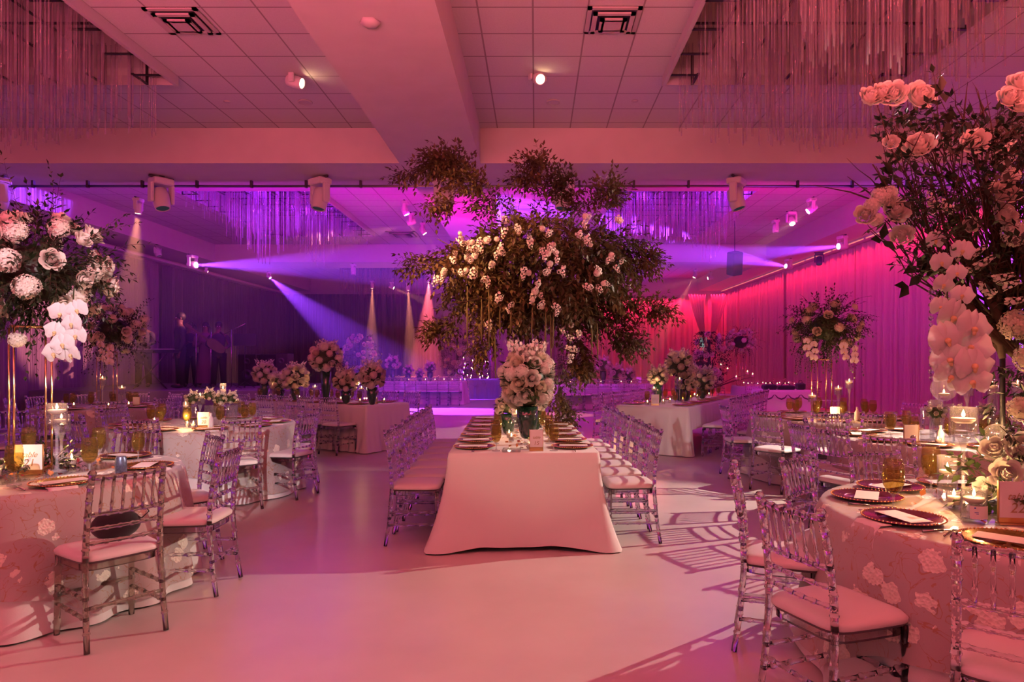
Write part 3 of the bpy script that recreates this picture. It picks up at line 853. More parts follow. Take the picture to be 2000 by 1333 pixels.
par(1050, 152, 9.3, (3.4, 2.6, .8), 'lens_warm', 'white moving head with a tilted lit lens under the tiles right of the long beam', ((1, .7, .6), 10, 40), .8)
par(270, 408, 12.9, P(256, 560, 12.9), 'lens_warm', 'small wash light throwing an orange cone down beside the tall left bouquet', ((1, .33, .12), 1500, 24), .7)
par(376, 518, 17.5, (9, 12, 3.2), 'lens_violet', 'bright violet light at the far left aiming sideways across the hall', (VIO, 9000, 12), .9)
par(403, 530, 19.5, P(600, 590, 20), 'lens_red', 'tiny red light just right of the bright violet light at left', (RED, 150, 7), .35)
par(525, 541, 21, P(680, 665, 20.5), 'lens_violet', 'small violet light below the left rear chandelier aiming down right', (VIO, 3800, 24), .5)
par(308, 493, 20, P(330, 560, 20), 'lens_off', 'unlit grey moving head high on the left wall near the brightest violet light', None, .9)
par(690, 530, 22, P(690, 600, 22), 'lens_off', 'unlit moving head under the second cross beam at left', None, .8)
for i, (px, py, d, tx, ty, w_) in enumerate(((791, 412, 15.3, 830, 500, 350), (803, 434, 16.9, 640, 480, 1300), (826, 451, 18.5, 900, 560, 350))):
    par(px, py, d, P(tx, ty, d), 'lens_warm', ('%s of the three warm lights stepping back along the tiles left of the canopy' % ['nearest', 'middle', 'farthest'][i]), ((1, .28, .28), w_ * .7, 20), .75)
par(838, 546, 25, P(830, 740, 25), 'lens_warm', 'warm red light just left of the canopy, farthest of the row at the back', ((1, .12, .14), 7000, 26), .8)
for i, (px, py, tx, w_) in enumerate(((727, 559, 725, 2400), (765, 561, 900, 500), (797, 563, 806, 2400))):
    par(px, py, 26.5, P(tx, 760 if i != 1 else 620, 26.5), 'lens_warm', ['leftmost small warm light in the distant row under the glass rods', 'middle small warm light in the distant row under the glass rods', 'rightmost small warm light in the distant row under the glass rods'][i], ((1, .28, .16), w_ * 1.6, 15), .7)
par(1645, 481, 17, (-11.8, 11.5, 1.9), 'lens_violet', 'nearer of two bright violet lights by the right curtain rail', (VIO, 9000, 10), .9)
par(1540, 521, 20.5, (-1.6, 17, 5.15), 'lens_violet', 'farther of two bright violet lights by the right curtain rail', (VIO, 6000, 15), .8)
par(1600, 510, 18.5, P(1600, 600, 18), 'lens_off', 'unlit dark moving head between the two violet lights at right', None, .8, body='fixture_dark')
par(1585, 408, 14.0, P(1500, 470, 14), 'lens_warm', 'nearest warm light on the tiles at the upper right', ((1, .5, .3), 300, 18), .75)
par(1546, 432, 15.5, P(1560, 480, 15), 'lens_warm', 'middle warm light on the tiles at the upper right, turned down', None, .75)
par(1515, 447, 16.8, P(1515, 500, 16.8), 'lens_off', 'unlit pale moving head, farthest of three on the upper right tiles', None, .75)
par(1358, 538, 24, P(1318, 610, 24), 'lens_warm', 'left one of two small warm lights near the far right corner', ((1, .35, .2), 1400, 13), .7)
par(1387, 543, 25, P(1340, 552, 25), 'lens_warm', 'right one of two small warm lights near the far right corner', ((1, .35, .2), 500, 13), .7)
# big unlit heads on the near cross beam
for i, (px, w_) in enumerate(((0, 'at the left edge of the frame'), (315, 'above the orange cone of light at left'), (625, 'left of the long ceiling beam'), (867, 'behind the upper left plume of the canopy'), (1100, 'behind the upper right plume of the canopy'), (1438, 'above the right rear chandelier'))):
    d = 12.2
    fixture(((px - CX) * d / F, d, HB), (((px - CX) * d / F) + (.6 if i % 2 else -.3), d - .4, 2), 'lens_off', 'big unlit moving head on the beam ' + w_, 1.35)
# pipe under the cross beam
r = empty('lighting_pipe', (0, 12.5, HB - .1), cat='pipe', label='long steel pipe clamped under the first cross beam')
MB().tube([(-10.7, 0, 0), (7.7, 0, 0)], .024, 8).build('pipe', 'silver_dark', r)
for k in range(19):
    x = -10.2 + k; MB().box(x - .02, x + .02, -.03, .03, -.03, .1).build('clamp', 'fixture_dark', r)

# vents, detectors, speaker grilles
pbr('vent_white', (.5, .47, .47), .6)
def vent(x, y, s, label):
    r = empty('ceiling_vent', (x, y, HC - .003), cat='air vent', label=label, group='square ceiling vents')
    b = MB()
    for q, z in ((s, 0), (s * .78, -.03), (s * .5, -.055)):
        t = .05 * s / .3
        b.box(-q, q, -q, -q + t, z - .02, z); b.box(-q, q, q - t, q, z - .02, z); b.box(-q, -q + t, -q, q, z - .02, z); b.box(q - t, q, -q, q, z - .02, z)
    b.box(-s * .42, s * .42, -s * .42, s * .42, -.075, -.06); b.build('vent_fins', 'vent_white', r)
    MB().box(-s, s, -s, s, -.004, .0).build('duct_mouth', 'fixture_dark', r)
v = lambda px, py: ((px - CX) * (F * 3.87 / (CY - py)) / F, F * 3.87 / (CY - py))
vent(*v(357, 40), .30, 'square air vent in the tiles at upper left'); vent(*v(1196, 38), .30, 'square air vent in the tiles right of the long beam')
vent(*v(787, 457), .45, 'dark square vent in the far tiles left of the canopy')
for px, py, l_ in ((596, 199, 'round speaker grille in the tiles below the lit light at left'), (1081, 199, 'round speaker grille in the tiles below the lit light right of the beam')):
    x, y = v(px, py); r = empty('ceiling_speaker', (x, y, HC), cat='speaker', label=l_)
    MB().lathe([(.11, 0), (.11, -.012), (.09, -.02), (.085, -.01), (.06, -.012), (0, -.016)], 20).build('grille', 'vent_white', r)
for px, py, l_ in ((443, 198, 'small sprinkler disc in the tiles at left'), (1240, 197, 'small sprinkler disc in the tiles at right')):
    x, y = v(px, py); MB().lathe([(.05, 0), (.05, -.006), (.0, -.012)], 14).build('sprinkler_disc', 'vent_white', loc=(x, y, HC), cat='sprinkler', label=l_)
d_ = F * 3.28 / (CY - 42)
MB().lathe([(.1, 0), (.1, -.02), (.06, -.05), (0, -.055)], 6).build('smoke_detector', 'vent_white', loc=((723 - CX) * d_ / F, d_, HB), cat='smoke detector', label='pale smoke detector under the long ceiling beam')
# hanging speaker at right
r = empty('hanging_speaker', P(1435, 515, 19), cat='speaker', label='dark speaker cabinet hanging tilted below the right rear chandelier')
b = MB(); b.bbox(-.17, .17, -.15, .15, -.32, .32, .02); o = b.build('cabinet', 'metal_black', r); o.rotation_euler = (.3, -.2, .4)
MB().tube([(0, 0, .3), (0, 0, 1.6)], .012, 6).build('hanger', 'metal_black', r)

# ------------------------------------------------------------------ glass rod chandeliers
m, nt, out = nmat('rod_glass')
tr = nt.nodes.new('ShaderNodeBsdfTransparent'); tl = nt.nodes.new('ShaderNodeBsdfTranslucent'); gl = nt.nodes.new('ShaderNodeBsdfGlossy'); gl.inputs['Roughness'].default_value = .12
df = nt.nodes.new('ShaderNodeBsdfDiffuse')
m0 = nt.nodes.new('ShaderNodeMixShader'); m0.inputs[0].default_value = .5; tl.inputs[0].default_value = df.inputs[0].default_value = (.72, .6, .66, 1); nt.links.new(tl.outputs[0], m0.inputs[1]); nt.links.new(df.outputs[0], m0.inputs[2])
m1 = nt.nodes.new('ShaderNodeMixShader'); m1.inputs[0].default_value = .26; nt.links.new(tr.outputs[0], m1.inputs[1]); nt.links.new(m0.outputs[0], m1.inputs[2])
fr = fresnel2(nt, 1.4)
m2 = nt.nodes.new('ShaderNodeMixShader'); nt.links.new(fr.outputs[0], m2.inputs[0]); nt.links.new(m1.outputs[0], m2.inputs[1]); nt.links.new(gl.outputs[0], m2.inputs[2])
nt.links.new(m2.outputs[0], out.inputs[0]); MATS['rod_glass'] = m
def chandelier(x0, x1, y0, y1, label, n, peaks, seed, far=False, rr=.009, base_=.3):
    rnd = random.Random(seed); cx_, cy_ = (x0 + x1) / 2, (y0 + y1) / 2
    r = empty('glass_rod_chandelier', (cx_, cy_, HC), cat='chandelier', label=label)
    hx, hy = (x1 - x0) / 2, (y1 - y0) / 2; t = .05
    b = MB(); b.box(-hx - t, hx + t, -hy - t, -hy, -.13, -.001); b.box(-hx - t, hx + t, hy, hy + t, -.13, -.001); b.box(-hx - t, -hx, -hy, hy, -.13, -.001); b.box(hx, hx + t, -hy, hy, -.13, -.001)
    b.build('rim', 'recess', r)
    # support grid with clips
    b = MB()
    for k in range(1, 8):
        y = -hy + 2 * hy * k / 8; b.box(-hx, hx, y - .012, y + .012, .35, .375)
    for k in range(1, 5):
        x = -hx + 2 * hx * k / 5; b.box(x - .012, x + .012, -hy, hy, .35, .375)
    b.build('support_grid', 'metal_black', r)
    nb = 9
    for sx in (-1, 1):
        for k in range(nb):
            y = -hy + .3 + (2 * hy - .6) * k / (nb - 1); bb = MB(); bb.box(sx * hx - .012 - (.012 if sx > 0 else -.0), sx * hx + .012, y - .02, y + .02, -.13, .3); bb.box(min(sx * hx, sx * (hx - .35)), max(sx * hx, sx * (hx - .35)), y - .02, y + .02, -.13, -.115)
            bb.build('bracket', 'metal_black', r)
    for k in range(5):
        x = -hx + .35 + (2 * hx - .7) * k / 4
        for sy in (-1, 1):
            bb = MB(); bb.box(x - .018, x + .018, sy * hy - .012, sy * hy + .012, -.13, .3); bb.box(x - .018, x + .018, min(sy * hy, sy * (hy - .35)), max(sy * hy, sy * (hy - .35)), -.13, -.115); bb.build('bracket', 'metal_black', r)
    unit = MB(); unit.tube([(0, 0, -1), (0, 0, 0)], rr, 6); um = unit.mesh('glass_rod'); um.materials.append(MATS['rod_glass'])
    rods = []
    for i in range(n):
        row = rnd.randrange(11); y = -hy + .15 + (2 * hy - .3) * row / 10 + rnd.uniform(-.05, .05); x = rnd.uniform(-hx + .08, hx - .08)
        drop = base_ + .16 * (sin(x * 2.3 + row * .9) * .5 + .5)
        for (px_, py_, s_, a_) in peaks: drop = max(drop, a_ * math.exp(-((x - px_) ** 2 + (y - py_) ** 2) / (2 * s_ * s_)) + .3)
        drop += rnd.uniform(-.14, .12)
        rods.append((x, y, max(.12, drop) + .35))
    rods.sort(key=lambda q: q[1])
    rest = MB()
    for i, (x, y, L) in enumerate(rods):
        if i < 95 and not far:
            o = bpy.data.objects.new('glass_rod', um); COL.objects.link(o); o.parent = r; o.location = (x, y, .35); o.scale = (1, 1, L)
        else: rest.tube([(x, y, .35 - L), (x, y, .35)], rr, 5)
    o = rest.build('glass_rods', 'rod_glass', r, kind='stuff')
H = HOLES
chandelier(*H[1], 'large glass rod chandelier over the near tables at upper left', 800, [(-.2, 1.6, 1.1, .95), (.6, -1, .8, 1.2)], 21, base_=.75)
chandelier(*H[0], 'large glass rod chandelier over the near tables at upper right', 800, [(.2, 1.6, 1.1, .95), (-.6, -1, .8, 1.2)], 22, base_=.75)
chandelier(*H[3], 'glass rod chandelier lit violet beyond the cross beam at left', 560, [(.2, -2.1, .55, 1.3), (1.0, -.4, .6, 1.1), (-.8, -.8, .5, .8)], 23)
chandelier(*H[2], 'glass rod chandelier lit violet beyond the cross beam at right', 560, [(.8, -1.4, .42, 1.25), (-.6, -1.8, .6, .7)], 24)
chandelier(*H[5], 'farthest glass rod chandelier at the back left of the hall', 260, [(0, 0, 2.5, .95)], 25, True, .012)

# ------------------------------------------------------------------ curtains
def sheer(name, col, tr_=.35, glit=.0):
    m, nt, out = nmat(name); N = nt.nodes.new; L = nt.links.new
    b = N('ShaderNodeBsdfPrincipled'); b.inputs['Base Color'].default_value = (*col, 1); b.inputs['Roughness'].default_value = .5; b.inputs['Sheen Weight'].default_value = .5
    t = N('ShaderNodeBsdfTranslucent'); t.inputs['Color'].default_value = (*col, 1)
    mx = N('ShaderNodeMixShader'); mx.inputs[0].default_value = tr_; L(b.outputs[0], mx.inputs[1]); L(t.outputs[0], mx.inputs[2])
    tc = N('ShaderNodeTexCoord'); mp = N('ShaderNodeMapping'); mp.inputs['Scale'].default_value = (40, 40, 1.2); L(tc.outputs['Object'], mp.inputs[0])
    n = N('ShaderNodeTexNoise'); n.inputs['Scale'].default_value = 1; n.inputs['Detail'].default_value = 2; L(mp.outputs[0], n.inputs['Vector'])
    bp = N('ShaderNodeBump'); bp.inputs['Strength'].default_value = .6; bp.inputs['Distance'].default_value = .05; L(n.outputs['Fac'], bp.inputs['Height']); L(bp.outputs[0], b.inputs['Normal'])
    L(mx.outputs[0], out.inputs[0]); MATS[name] = m
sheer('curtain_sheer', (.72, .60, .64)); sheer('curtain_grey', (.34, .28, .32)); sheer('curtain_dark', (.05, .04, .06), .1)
def curtain(p0, p1, z0, z1, mat, label, seed=0, amp=.07, per=.26, name='curtain', step=.028, lift=None):
    rnd = random.Random(seed); p0 = Vector(p0); p1 = Vector(p1); L = (p1 - p0).length; d = (p1 - p0) / L; nn_ = Vector((-d.y, d.x))
    n = int(L / step); vs_ = []; fs = []; ph = 0; offs = []
    for i in range(n + 1):
        t = i / n; ph += 2 * pi * step / per * (1 + .5 * sin(t * 40 + seed) + .3 * sin(t * 97)); offs.append(sin(ph) + .35 * sin(ph * .37 + 1) + .3 * sin(ph * 2.3))
    rows = 5
    for k in range(rows + 1):
        q = k / rows
        for i in range(n + 1):
            a = amp * offs[i] * (.75 + .35 * (1 - q)); p = p0 + d * (L * i / n) + nn_ * a; vs_.append((p.x, p.y, z0 + (z1 - z0) * q))
    for k in range(rows):
        for i in range(n):
            a = k * (n + 1) + i; fs.append((a, a + 1, a + n + 2, a + n + 1))
    mb = MB(); mb.add(vs_, fs)
    return mb.build(name, mat, cat='curtain', label=label)
YC = 32.25
def CU(k, *a, **q):
    return curtain(*a, **q)
xs = [2.5, 8, 13.5, 19, 24.5, 30.0]
for i in range(5):
    curtain((8.95, xs[i]), (8.95, xs[i + 1] - .03), .02, 4.66, 'curtain_sheer', '%s floor-length sheer curtain panel from the camera along the right wall' % ORD[i], i)
curtain((8.95, 30.0), (8.95, YC), .02, 4.66, 'curtain_sheer', 'short curtain panel in the far right corner', 7)
curtain((1.2, YC), (5.0, YC), .02, 4.55, 'curtain_sheer', 'wide pale curtain panel on the back wall just right of the canopy', 8)
curtain((5.03, YC), (7.6, YC), .02, 4.55, 'curtain_sheer', 'pale curtain panel on the back wall left of the doorway gap', 9)
curtain((8.15, YC - .02), (8.85, YC - .02), .02, 4.6, 'curtain_sheer', 'narrow curtain panel right of the doorway gap in the far corner', 10)
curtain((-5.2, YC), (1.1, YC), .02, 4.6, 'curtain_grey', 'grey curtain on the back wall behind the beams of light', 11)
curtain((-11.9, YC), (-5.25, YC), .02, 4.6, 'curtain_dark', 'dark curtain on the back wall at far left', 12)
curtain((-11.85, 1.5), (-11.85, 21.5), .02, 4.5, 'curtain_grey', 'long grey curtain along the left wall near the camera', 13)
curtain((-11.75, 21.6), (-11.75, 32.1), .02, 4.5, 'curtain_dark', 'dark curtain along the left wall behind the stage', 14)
# swags tied back at the doorway
for i, (a, b_, l_) in enumerate(((7.55, 8.0, 'left swag'), (8.6, 8.1, 'right swag'))):
    mb = MB(); vs_ = []; fs = []; n = 18; m_ = 12
    for k in range(m_ + 1):
        q = k / m_; z = 4.6 - 2.6 * q; w_ = .75 * (1 - q) ** 1.3 + .1; c = a + (b_ - a) * q ** 1.5 * (1 if i == 0 else 1)
        for j in range(n + 1):
            s = j / n - .5; vs_.append((c + w_ * s, YC - .35 + .05 * sin(j * 2.2), z))
    for k in range(m_):
        for j in range(n): e = k * (n + 1) + j; fs.append((e, e + 1, e + n + 2, e + n + 1))
    mb.add(vs_, fs); mb.build('curtain_swag', 'curtain_sheer', cat='curtain', label='gathered ' + l_ + ' of red lit curtain over the far right doorway')
# rail with light strip segments along the right wall
emis('strip_glow', (1, .25, .2), 1.1)
r = empty('curtain_rail', (8.75, 0, 4.72), cat='curtain rail', label='curtain rail with thin glowing strips along the right wall')
MB().box(0, .2, 1.4, YC, -.01, .05).build('rail', 'fixture_white', r)
for k in range(15): MB().box(-.02, .0, 2.2 + k * 2, 2.2 + k * 2 + 1.85, -.012, .012).build('light_strip', 'strip_glow', r)
r = empty('curtain_rail', (-11.55, 0, 4.55), cat='curtain rail', label='curtain rail with glowing strips along the left wall')
MB().box(-.2, 0, 1.4, 32, -.01, .05).build('rail', 'fixture_white', r)
for k in (0, 2): MB().box(0, .02, 8 + k * 2.6, 8 + k * 2.6 + 1.6, -.012, .012).build('light_strip', 'strip_glow', r)
TH = .76
ROUND = {}
def settings(tn, cx, cy, r, angs, names, wine=(), naps=(), gobs=None, cutlery=False, gs=1., rp=.2, gdr=.26, gda=.24, garbage=None, menus=True):
    """place settings of a round table; angs in degrees, names say which seat"""
    for i, a in enumerate(angs):
        t = radians(a); ux, uy = cos(t), sin(t); q = r - rp
        nm = names[i]
        x, y = cx + ux * q, cy + uy * q; z = TH + .009
        (CHW if i in wine else CHG).put((x, y, z), t, 'round %s plate %s, %s' % ('wine coloured' if i in wine else 'gold', nm, tn), 'gold charger plates with beaded rims')
        if menus: MENU.put((x, y, z + .017), t + pi / 2 + R.uniform(-.1, .1), 'white card on the plate %s, %s' % (nm, tn), 'white menu cards on the plates', scale=(1, 1, 1), rot=(0, 0, t + pi / 2 - pi / 2))
        if gobs is None or i in gobs:
            g = r - rp - gdr; b = t + gda
            GOB.put((cx + cos(b) * g, cy + sin(b) * g, TH + .008), 0, 'amber goblet behind the plate %s, %s' % (nm, tn), 'amber glass goblets', scale=gs)
        if i in naps:
            NAP.put((cx + ux * (r - .01), cy + uy * (r - .01), TH + .012), t + pi / 2, 'white napkin hanging %s, %s' % (nm, tn), 'white napkins hanging over table edges')
        if cutlery:
            for P_, s_, n_ in ((FORK, -1, 'dark fork'), (KNIFE, 1, 'dark knife')):
                b = t + s_ * .215 / q; P_.put((cx + cos(b) * q, cy + sin(b) * q, TH + .010), t + pi / 2, '%s beside the plate %s, %s' % (n_, nm, tn), 'cutlery beside the plates')
def round_set(cx, cy, r, key, label, orot, osq, seed, omx=.7):
    round_table(cx, cy, r, TH, 'wooden round table hidden under the cloths, ' + label)
    round_cloth('tablecloth', cx, cy, r, TH, 16, .045, .11, 'linen', seed, 'white floor-length cloth on the ' + label)
    lace_overlay(cx, cy, r, TH, orot, osq, 'sheer lace overlay with embroidered flowers on the ' + label, seed, omx)

T1 = (-3.35, 4.45, .92); T22 = (2.4, 3.25, .95); T3 = (-3.8, 7.8, .98); T5 = (3.78, 8.75, .95); T6 = (3.79, 6.35, .92); T2 = (-6.8, 10.7, .92)
round_set(*T1, 'T1', 'left front round table', .5, 1.45, 31)
round_set(*T22, 'T22', 'right front round table', .62, 1.42, 33)
round_set(*T3, 'T3', 'round table with the low flowers at left', .3, 1.42, 35)
round_set(*T5, 'T5', 'round table with the tall bouquet at right', .2, 1.42, 37)
round_set(*T6, 'T6', 'second round table from the camera at right', .4, 1.42, 39)
round_set(*T2, 'T2', 'dim round table far left', .1, 1.42, 41)

n1 = 'left front table'; n22 = 'right front table'
settings(n1, *T1[:2], T1[2], (-37, 68, -95, 160, 15), ('by the tinted chair', 'behind the blue can', 'at the left frame edge', 'at the far side', 'beside the black purse'), gobs=(), naps=(), cutlery=True)
for x, y, s, l in ((-3.04, 3.98, 1.1, 'amber goblet in front of the sign'), (-2.81, 4.3, 1.12, 'amber goblet left of the blue can'), (-2.87, 4.93, 1.0, 'amber goblet right behind the blue can'), (-3.2, 5.0, 1.1, 'amber goblet behind the lit votive'), (-3.75, 5.05, 1.1, 'amber goblet between the gold poles')):
    GOB.put((x, y, TH + .008), 0, l + ', left front table', 'amber glass goblets', scale=s)
NAP.put((T1[0] + .9 * cos(radians(-41)), T1[1] + .9 * sin(radians(-41)), TH + .012), radians(-41) + pi / 2, 'white napkin hanging behind the tinted chair at the left front table', 'white napkins hanging over table edges', scale=(1.1, 1, 1.25))
NAP.put((T1[0] + .9 * cos(radians(5)), T1[1] + .9 * sin(radians(5)), TH + .012), radians(5) + pi / 2, 'white napkin hanging over the right edge of the left front table', 'white napkins hanging over table edges', scale=(1, 1, .8))
settings(n22, *T22[:2], T22[2], (191, 152, 121, 226, 88, 262, 50), ('in front of the near clear chair', 'at the left corner', 'at the far left', 'by the chair cut by the frame', 'at the far side', 'at the near side', 'at the far right'), wine=(0, 1, 2), gobs=(), naps=(), cutlery=True, rp=.21)
for x, y, l in ((1.73, 3.3, 'nearest amber goblet, tall and half full'), (2.19, 3.78, 'second amber goblet, left of the cylinder candle')):
    GOB.put((x, y, TH + .008), 0, l + ', right front table', 'amber glass goblets', scale=(1.18, 1.18, 1.2))
NAP.put((T22[0] + .945 * cos(radians(193)), T22[1] + .945 * sin(radians(193)), TH + .012), radians(193) + pi / 2, 'long white napkin hanging over the lace behind the near clear chair', 'white napkins hanging over table edges', scale=(1.15, 1, 1.1))
NAP.put((T22[0] + .945 * cos(radians(226)), T22[1] + .945 * sin(radians(226)), TH + .012), radians(226) + pi / 2, 'long white napkin behind the back of the chair cut by the frame', 'white napkins hanging over table edges', scale=(1.1, 1, 1.1))
settings('low-flower round table at left', *T3[:2], T3[2], (265, 301, 337, 13, 49, 85, 121, 157, 193, 229), ('at the near side', 'near the right', 'at the right', 'at the far right', 'at the far side right', 'at the far side', 'at the far side left', 'at the far left', 'at the left', 'near the left'), naps=(0, 1), gs=1.05)
settings('tall-bouquet round table at right', *T5[:2], T5[2], (250, 286, 322, 358, 34, 70, 106, 142, 178, 214), ('at the near side', 'near the right', 'at the right', 'at the far right', 'at the far side right', 'at the far side', 'at the far side left', 'at the far left', 'at the left', 'near the left'), naps=(0, 9), gs=1.05)
settings('second right round table', *T6[:2], T6[2], (232, 268, 304, 340, 16, 52, 88, 124, 160, 196), ('near the left', 'at the near side', 'near the right', 'at the right', 'at the far right', 'at the far side right', 'at the far side', 'at the far side left', 'at the far left', 'at the left'), naps=(0, 1, 9), gs=1.05)
settings('dim round table far left', *T2[:2], T2[2], (235, 271, 307, 343, 19, 55, 91, 127, 163, 199), ('near the left', 'at the near side', 'near the right', 'at the right', 'at the far right', 'at the far side right', 'at the far side', 'at the far side left', 'at the far left', 'at the left'), menus=True, gs=1.0)

# ---- long table 15 in the middle
A15 = atan2(8.8 - 5.42, -.13)            # direction of its long axis
c15 = Vector((-.155, 7.12)); L15 = 3.42; W15 = 1.2
d15 = Vector((cos(A15), sin(A15))); s15 = Vector((-d15.y, d15.x)) * -1      # s15 points right
rect_table(c15.x, c15.y, A15, L15, W15, TH, 'wooden long table hidden under the white cloth in the middle of the hall')
def hf(x, y, nx, ny):
    q = sqrt((abs(x) - L15 / 2) ** 2 + (abs(y) - W15 / 2) ** 2)
    return .965 + .035 * max(0, 1 - q / .28) + .006 * sin(9 * y + 3 * x)
rect_cloth(c15.x, c15.y, A15, L15, W15, TH, 'plain white floor-length cloth on the long table in the middle', 3, .085, .016, folds=19, corner=.14, hangfn=hf)
def on15(u, w, z=0): p = c15 + d15 * (u - L15 / 2) + s15 * w; return (p.x, p.y, z)
for i in range(7):
    for s, nm in ((-1, 'left'), (1, 'right')):
        o = ORD[i]
        x, y, z = on15(.32 + .47 * i, s * (W15 / 2 - .19), TH + .002)
        CHG.put((x, y, z), 0, '%s gold plate from the camera along the %s side of long table 15' % (o, nm), 'gold charger plates with beaded rims')
        MENU.put((x + .01 * s, y, z + .018), 0, '%s white card from the camera, %s side plates of long table 15' % (o, nm), 'white menu cards on the plates', rot=(0, 0, A15 + R.uniform(-.1, .1)))
        x, y, z = on15(.12 + .47 * i, s * .235, TH + .001)
        GOB.put((x + R.uniform(-.02, .02), y, z), 0, '%s amber goblet from the camera, %s row of long table 15' % (o, nm), 'amber glass goblets')
        x, y, z = on15(.30 + .47 * i, s * .81, 0)
        x += s * .06 + .0 + R.uniform(-.012, .012)
        fx = Vector((-s * s15.x, -s * s15.y))
        chair(x, y, fx.x + R.uniform(-.02, .02), fx.y, '%s clear acrylic chair from the camera on the %s side of the long middle table' % (o, nm), 'clear chairs along the long middle table', tops=False)
        for u_, P_, nn_ in ((-.2, FORK, 'dark fork'), (.2, KNIFE, 'dark knife')):
            x, y, z = on15(.32 + .47 * i + u_, s * (W15 / 2 - .19), TH + .003)
            P_.put((x, y, z), A15 - pi / 2 * s + (0), '%s at the %s plate from the camera, %s side of long table 15' % (nn_, o, nm), 'cutlery beside the plates')
sg = table_sign(.105, .17, '15'); sg.location = (on15(.12, .10, TH + .001)); tag(sg, 'white sign reading table 15 in a gold frame at the table end', 'sign')
for i, (u, w) in enumerate(((.2, .05), (.75, -.1), (1.05, -.12), (.55, .08), (1.5, .08), (1.9, -.1), (2.3, .1), (2.7, -.08), (3.05, .06))):
    VOT.put(on15(u, w, TH + .001), 0, '%s small votive candle from the camera along the middle of table 15' % ORD[i], 'votive candles in small glass cups')
    if i % 2 == 0: p_ = on15(u, w, TH + .12); cl(p_[0], p_[1], p_[2] - .03, 1.2)
def petals(cx, cy, rx, ry, n, z, label, seed):
    rnd = random.Random(seed); mb = MB()
    for i in range(n):
        a = rnd.random() * 6.28; q = sqrt(rnd.random()); p = Vector((cx + rx * q * cos(a), cy + ry * q * sin(a), z + .004))
        d = Vector((rnd.uniform(-1, 1), rnd.uniform(-1, 1), rnd.uniform(0, .5)))
        leaf(mb, p, d, Vector((rnd.uniform(-.4, .4), rnd.uniform(-.4, .4), 1)), rnd.uniform(.03, .05), rnd.uniform(.025, .04), rnd.choice((0, 1, 1)))
    mb.build('scattered_petals', ['petal_red', 'petal_rust'], label=label, cat='petals', kind='stuff')
petals(c15.x, c15.y, .2, 1.6, 90, TH, 'dark red and rust petals scattered along the middle of table 15', 1)
petals(T22[0] - .1, T22[1], .5, .55, 60, TH + .01, 'dark red and rust petals scattered on the right front table', 2)
petals(T1[0] + .1, T1[1], .45, .5, 55, TH + .01, 'dark red and rust petals scattered on the left front table', 3)
for (t, l) in ((T22, 'right front table'), (T1, 'left front table')):
    b = MB(); b.bbox(-.42, .42, -.42, .42, 0, .006, .002); o = b.build('glass_tray', 'clear_glass', label='clear square glass tray under the candles, ' + l, cat='tray'); o.location = (t[0] + (.05 if t is T22 else .0), t[1] + .05, TH + .009); o.rotation_euler = (0, 0, -.35)

# ---- the other long tables
AL = atan2(.49, -.87); cL = Vector((-2.71, 10.96)) + Vector((-.87, .49)) * 1.55 + Vector((.49, .87)) * .52
rect_table(cL.x, cL.y, AL, 3.1, 1.05, TH, 'wooden long table hidden under the white cloth left of the middle aisle')
rect_cloth(cL.x, cL.y, AL, 3.1, 1.05, TH, 'white cloth on the long table left of the middle, with crumpled corner', 5, .07, .03, folds=30, corner=.08, hangfn=lambda x, y, nx, ny: 1.0 if nx < -.3 or x < -1.2 else (.98 if ny < -.3 and x < -.9 else 1.))
AR = atan2(.88, .48); cR = Vector((1.30, 11.1)) + Vector((.88, -.48)) * .6 + Vector((.48, .88)) * 1.75
rect_table(cR.x, cR.y, AR, 3.5, 1.2, TH, 'wooden long table hidden under the white cloth right of the middle aisle')
rect_cloth(cR.x, cR.y, AR, 3.5, 1.2, TH, 'white cloth on the long table right of the middle, end falling to the floor', 6, .05, .02, folds=34, corner=.05, hangfn=lambda x, y, nx, ny: 1.0 if x < -1.6 else .48)
def along(c, A, u, w, z=0): d = Vector((cos(A), sin(A))); s = Vector((-d.y, d.x)); p = c + d * u + s * w; return (p.x, p.y, z)
for (c, A, L, W, nm, n) in ((cL, AL, 3.1, 1.05, 'long table left of the middle', 6), (cR, AR, 3.5, 1.2, 'long table right of the middle', 7)):
    for i in range(n):
        u = -L / 2 + .35 + i * (L - .6) / (n - 1)
        for s in (-1, 1):
            sd = ('near' if s > 0 else 'far') if c is cL else ('right' if s < 0 else 'left')
            x, y, z = along(c, A, u, s * (W / 2 - .18), TH + .002); CHG.put((x, y, z), 0, '%s gold plate from the aisle end, %s side, %s' % (ORD[i], sd, nm), 'gold charger plates with beaded rims')
            x, y, z = along(c, A, u + .15, s * (W / 2 - .36), TH + .001); GOB.put((x, y, z), 0, '%s goblet from the aisle end, %s side, %s' % (ORD[i], sd, nm), 'amber glass goblets')
            x, y, z = along(c, A, u, s * (W / 2 + .26 + (.1 if c is cR and s < 0 else 0)), 0); dd = Vector((-sin(A), cos(A))) * -s
            chair(x, y, dd.x + R.uniform(-.08, .08), dd.y, '%s clear chair from the aisle end, %s side, %s' % (ORD[i], sd, nm), 'clear chairs at the %s' % nm, tops=False)

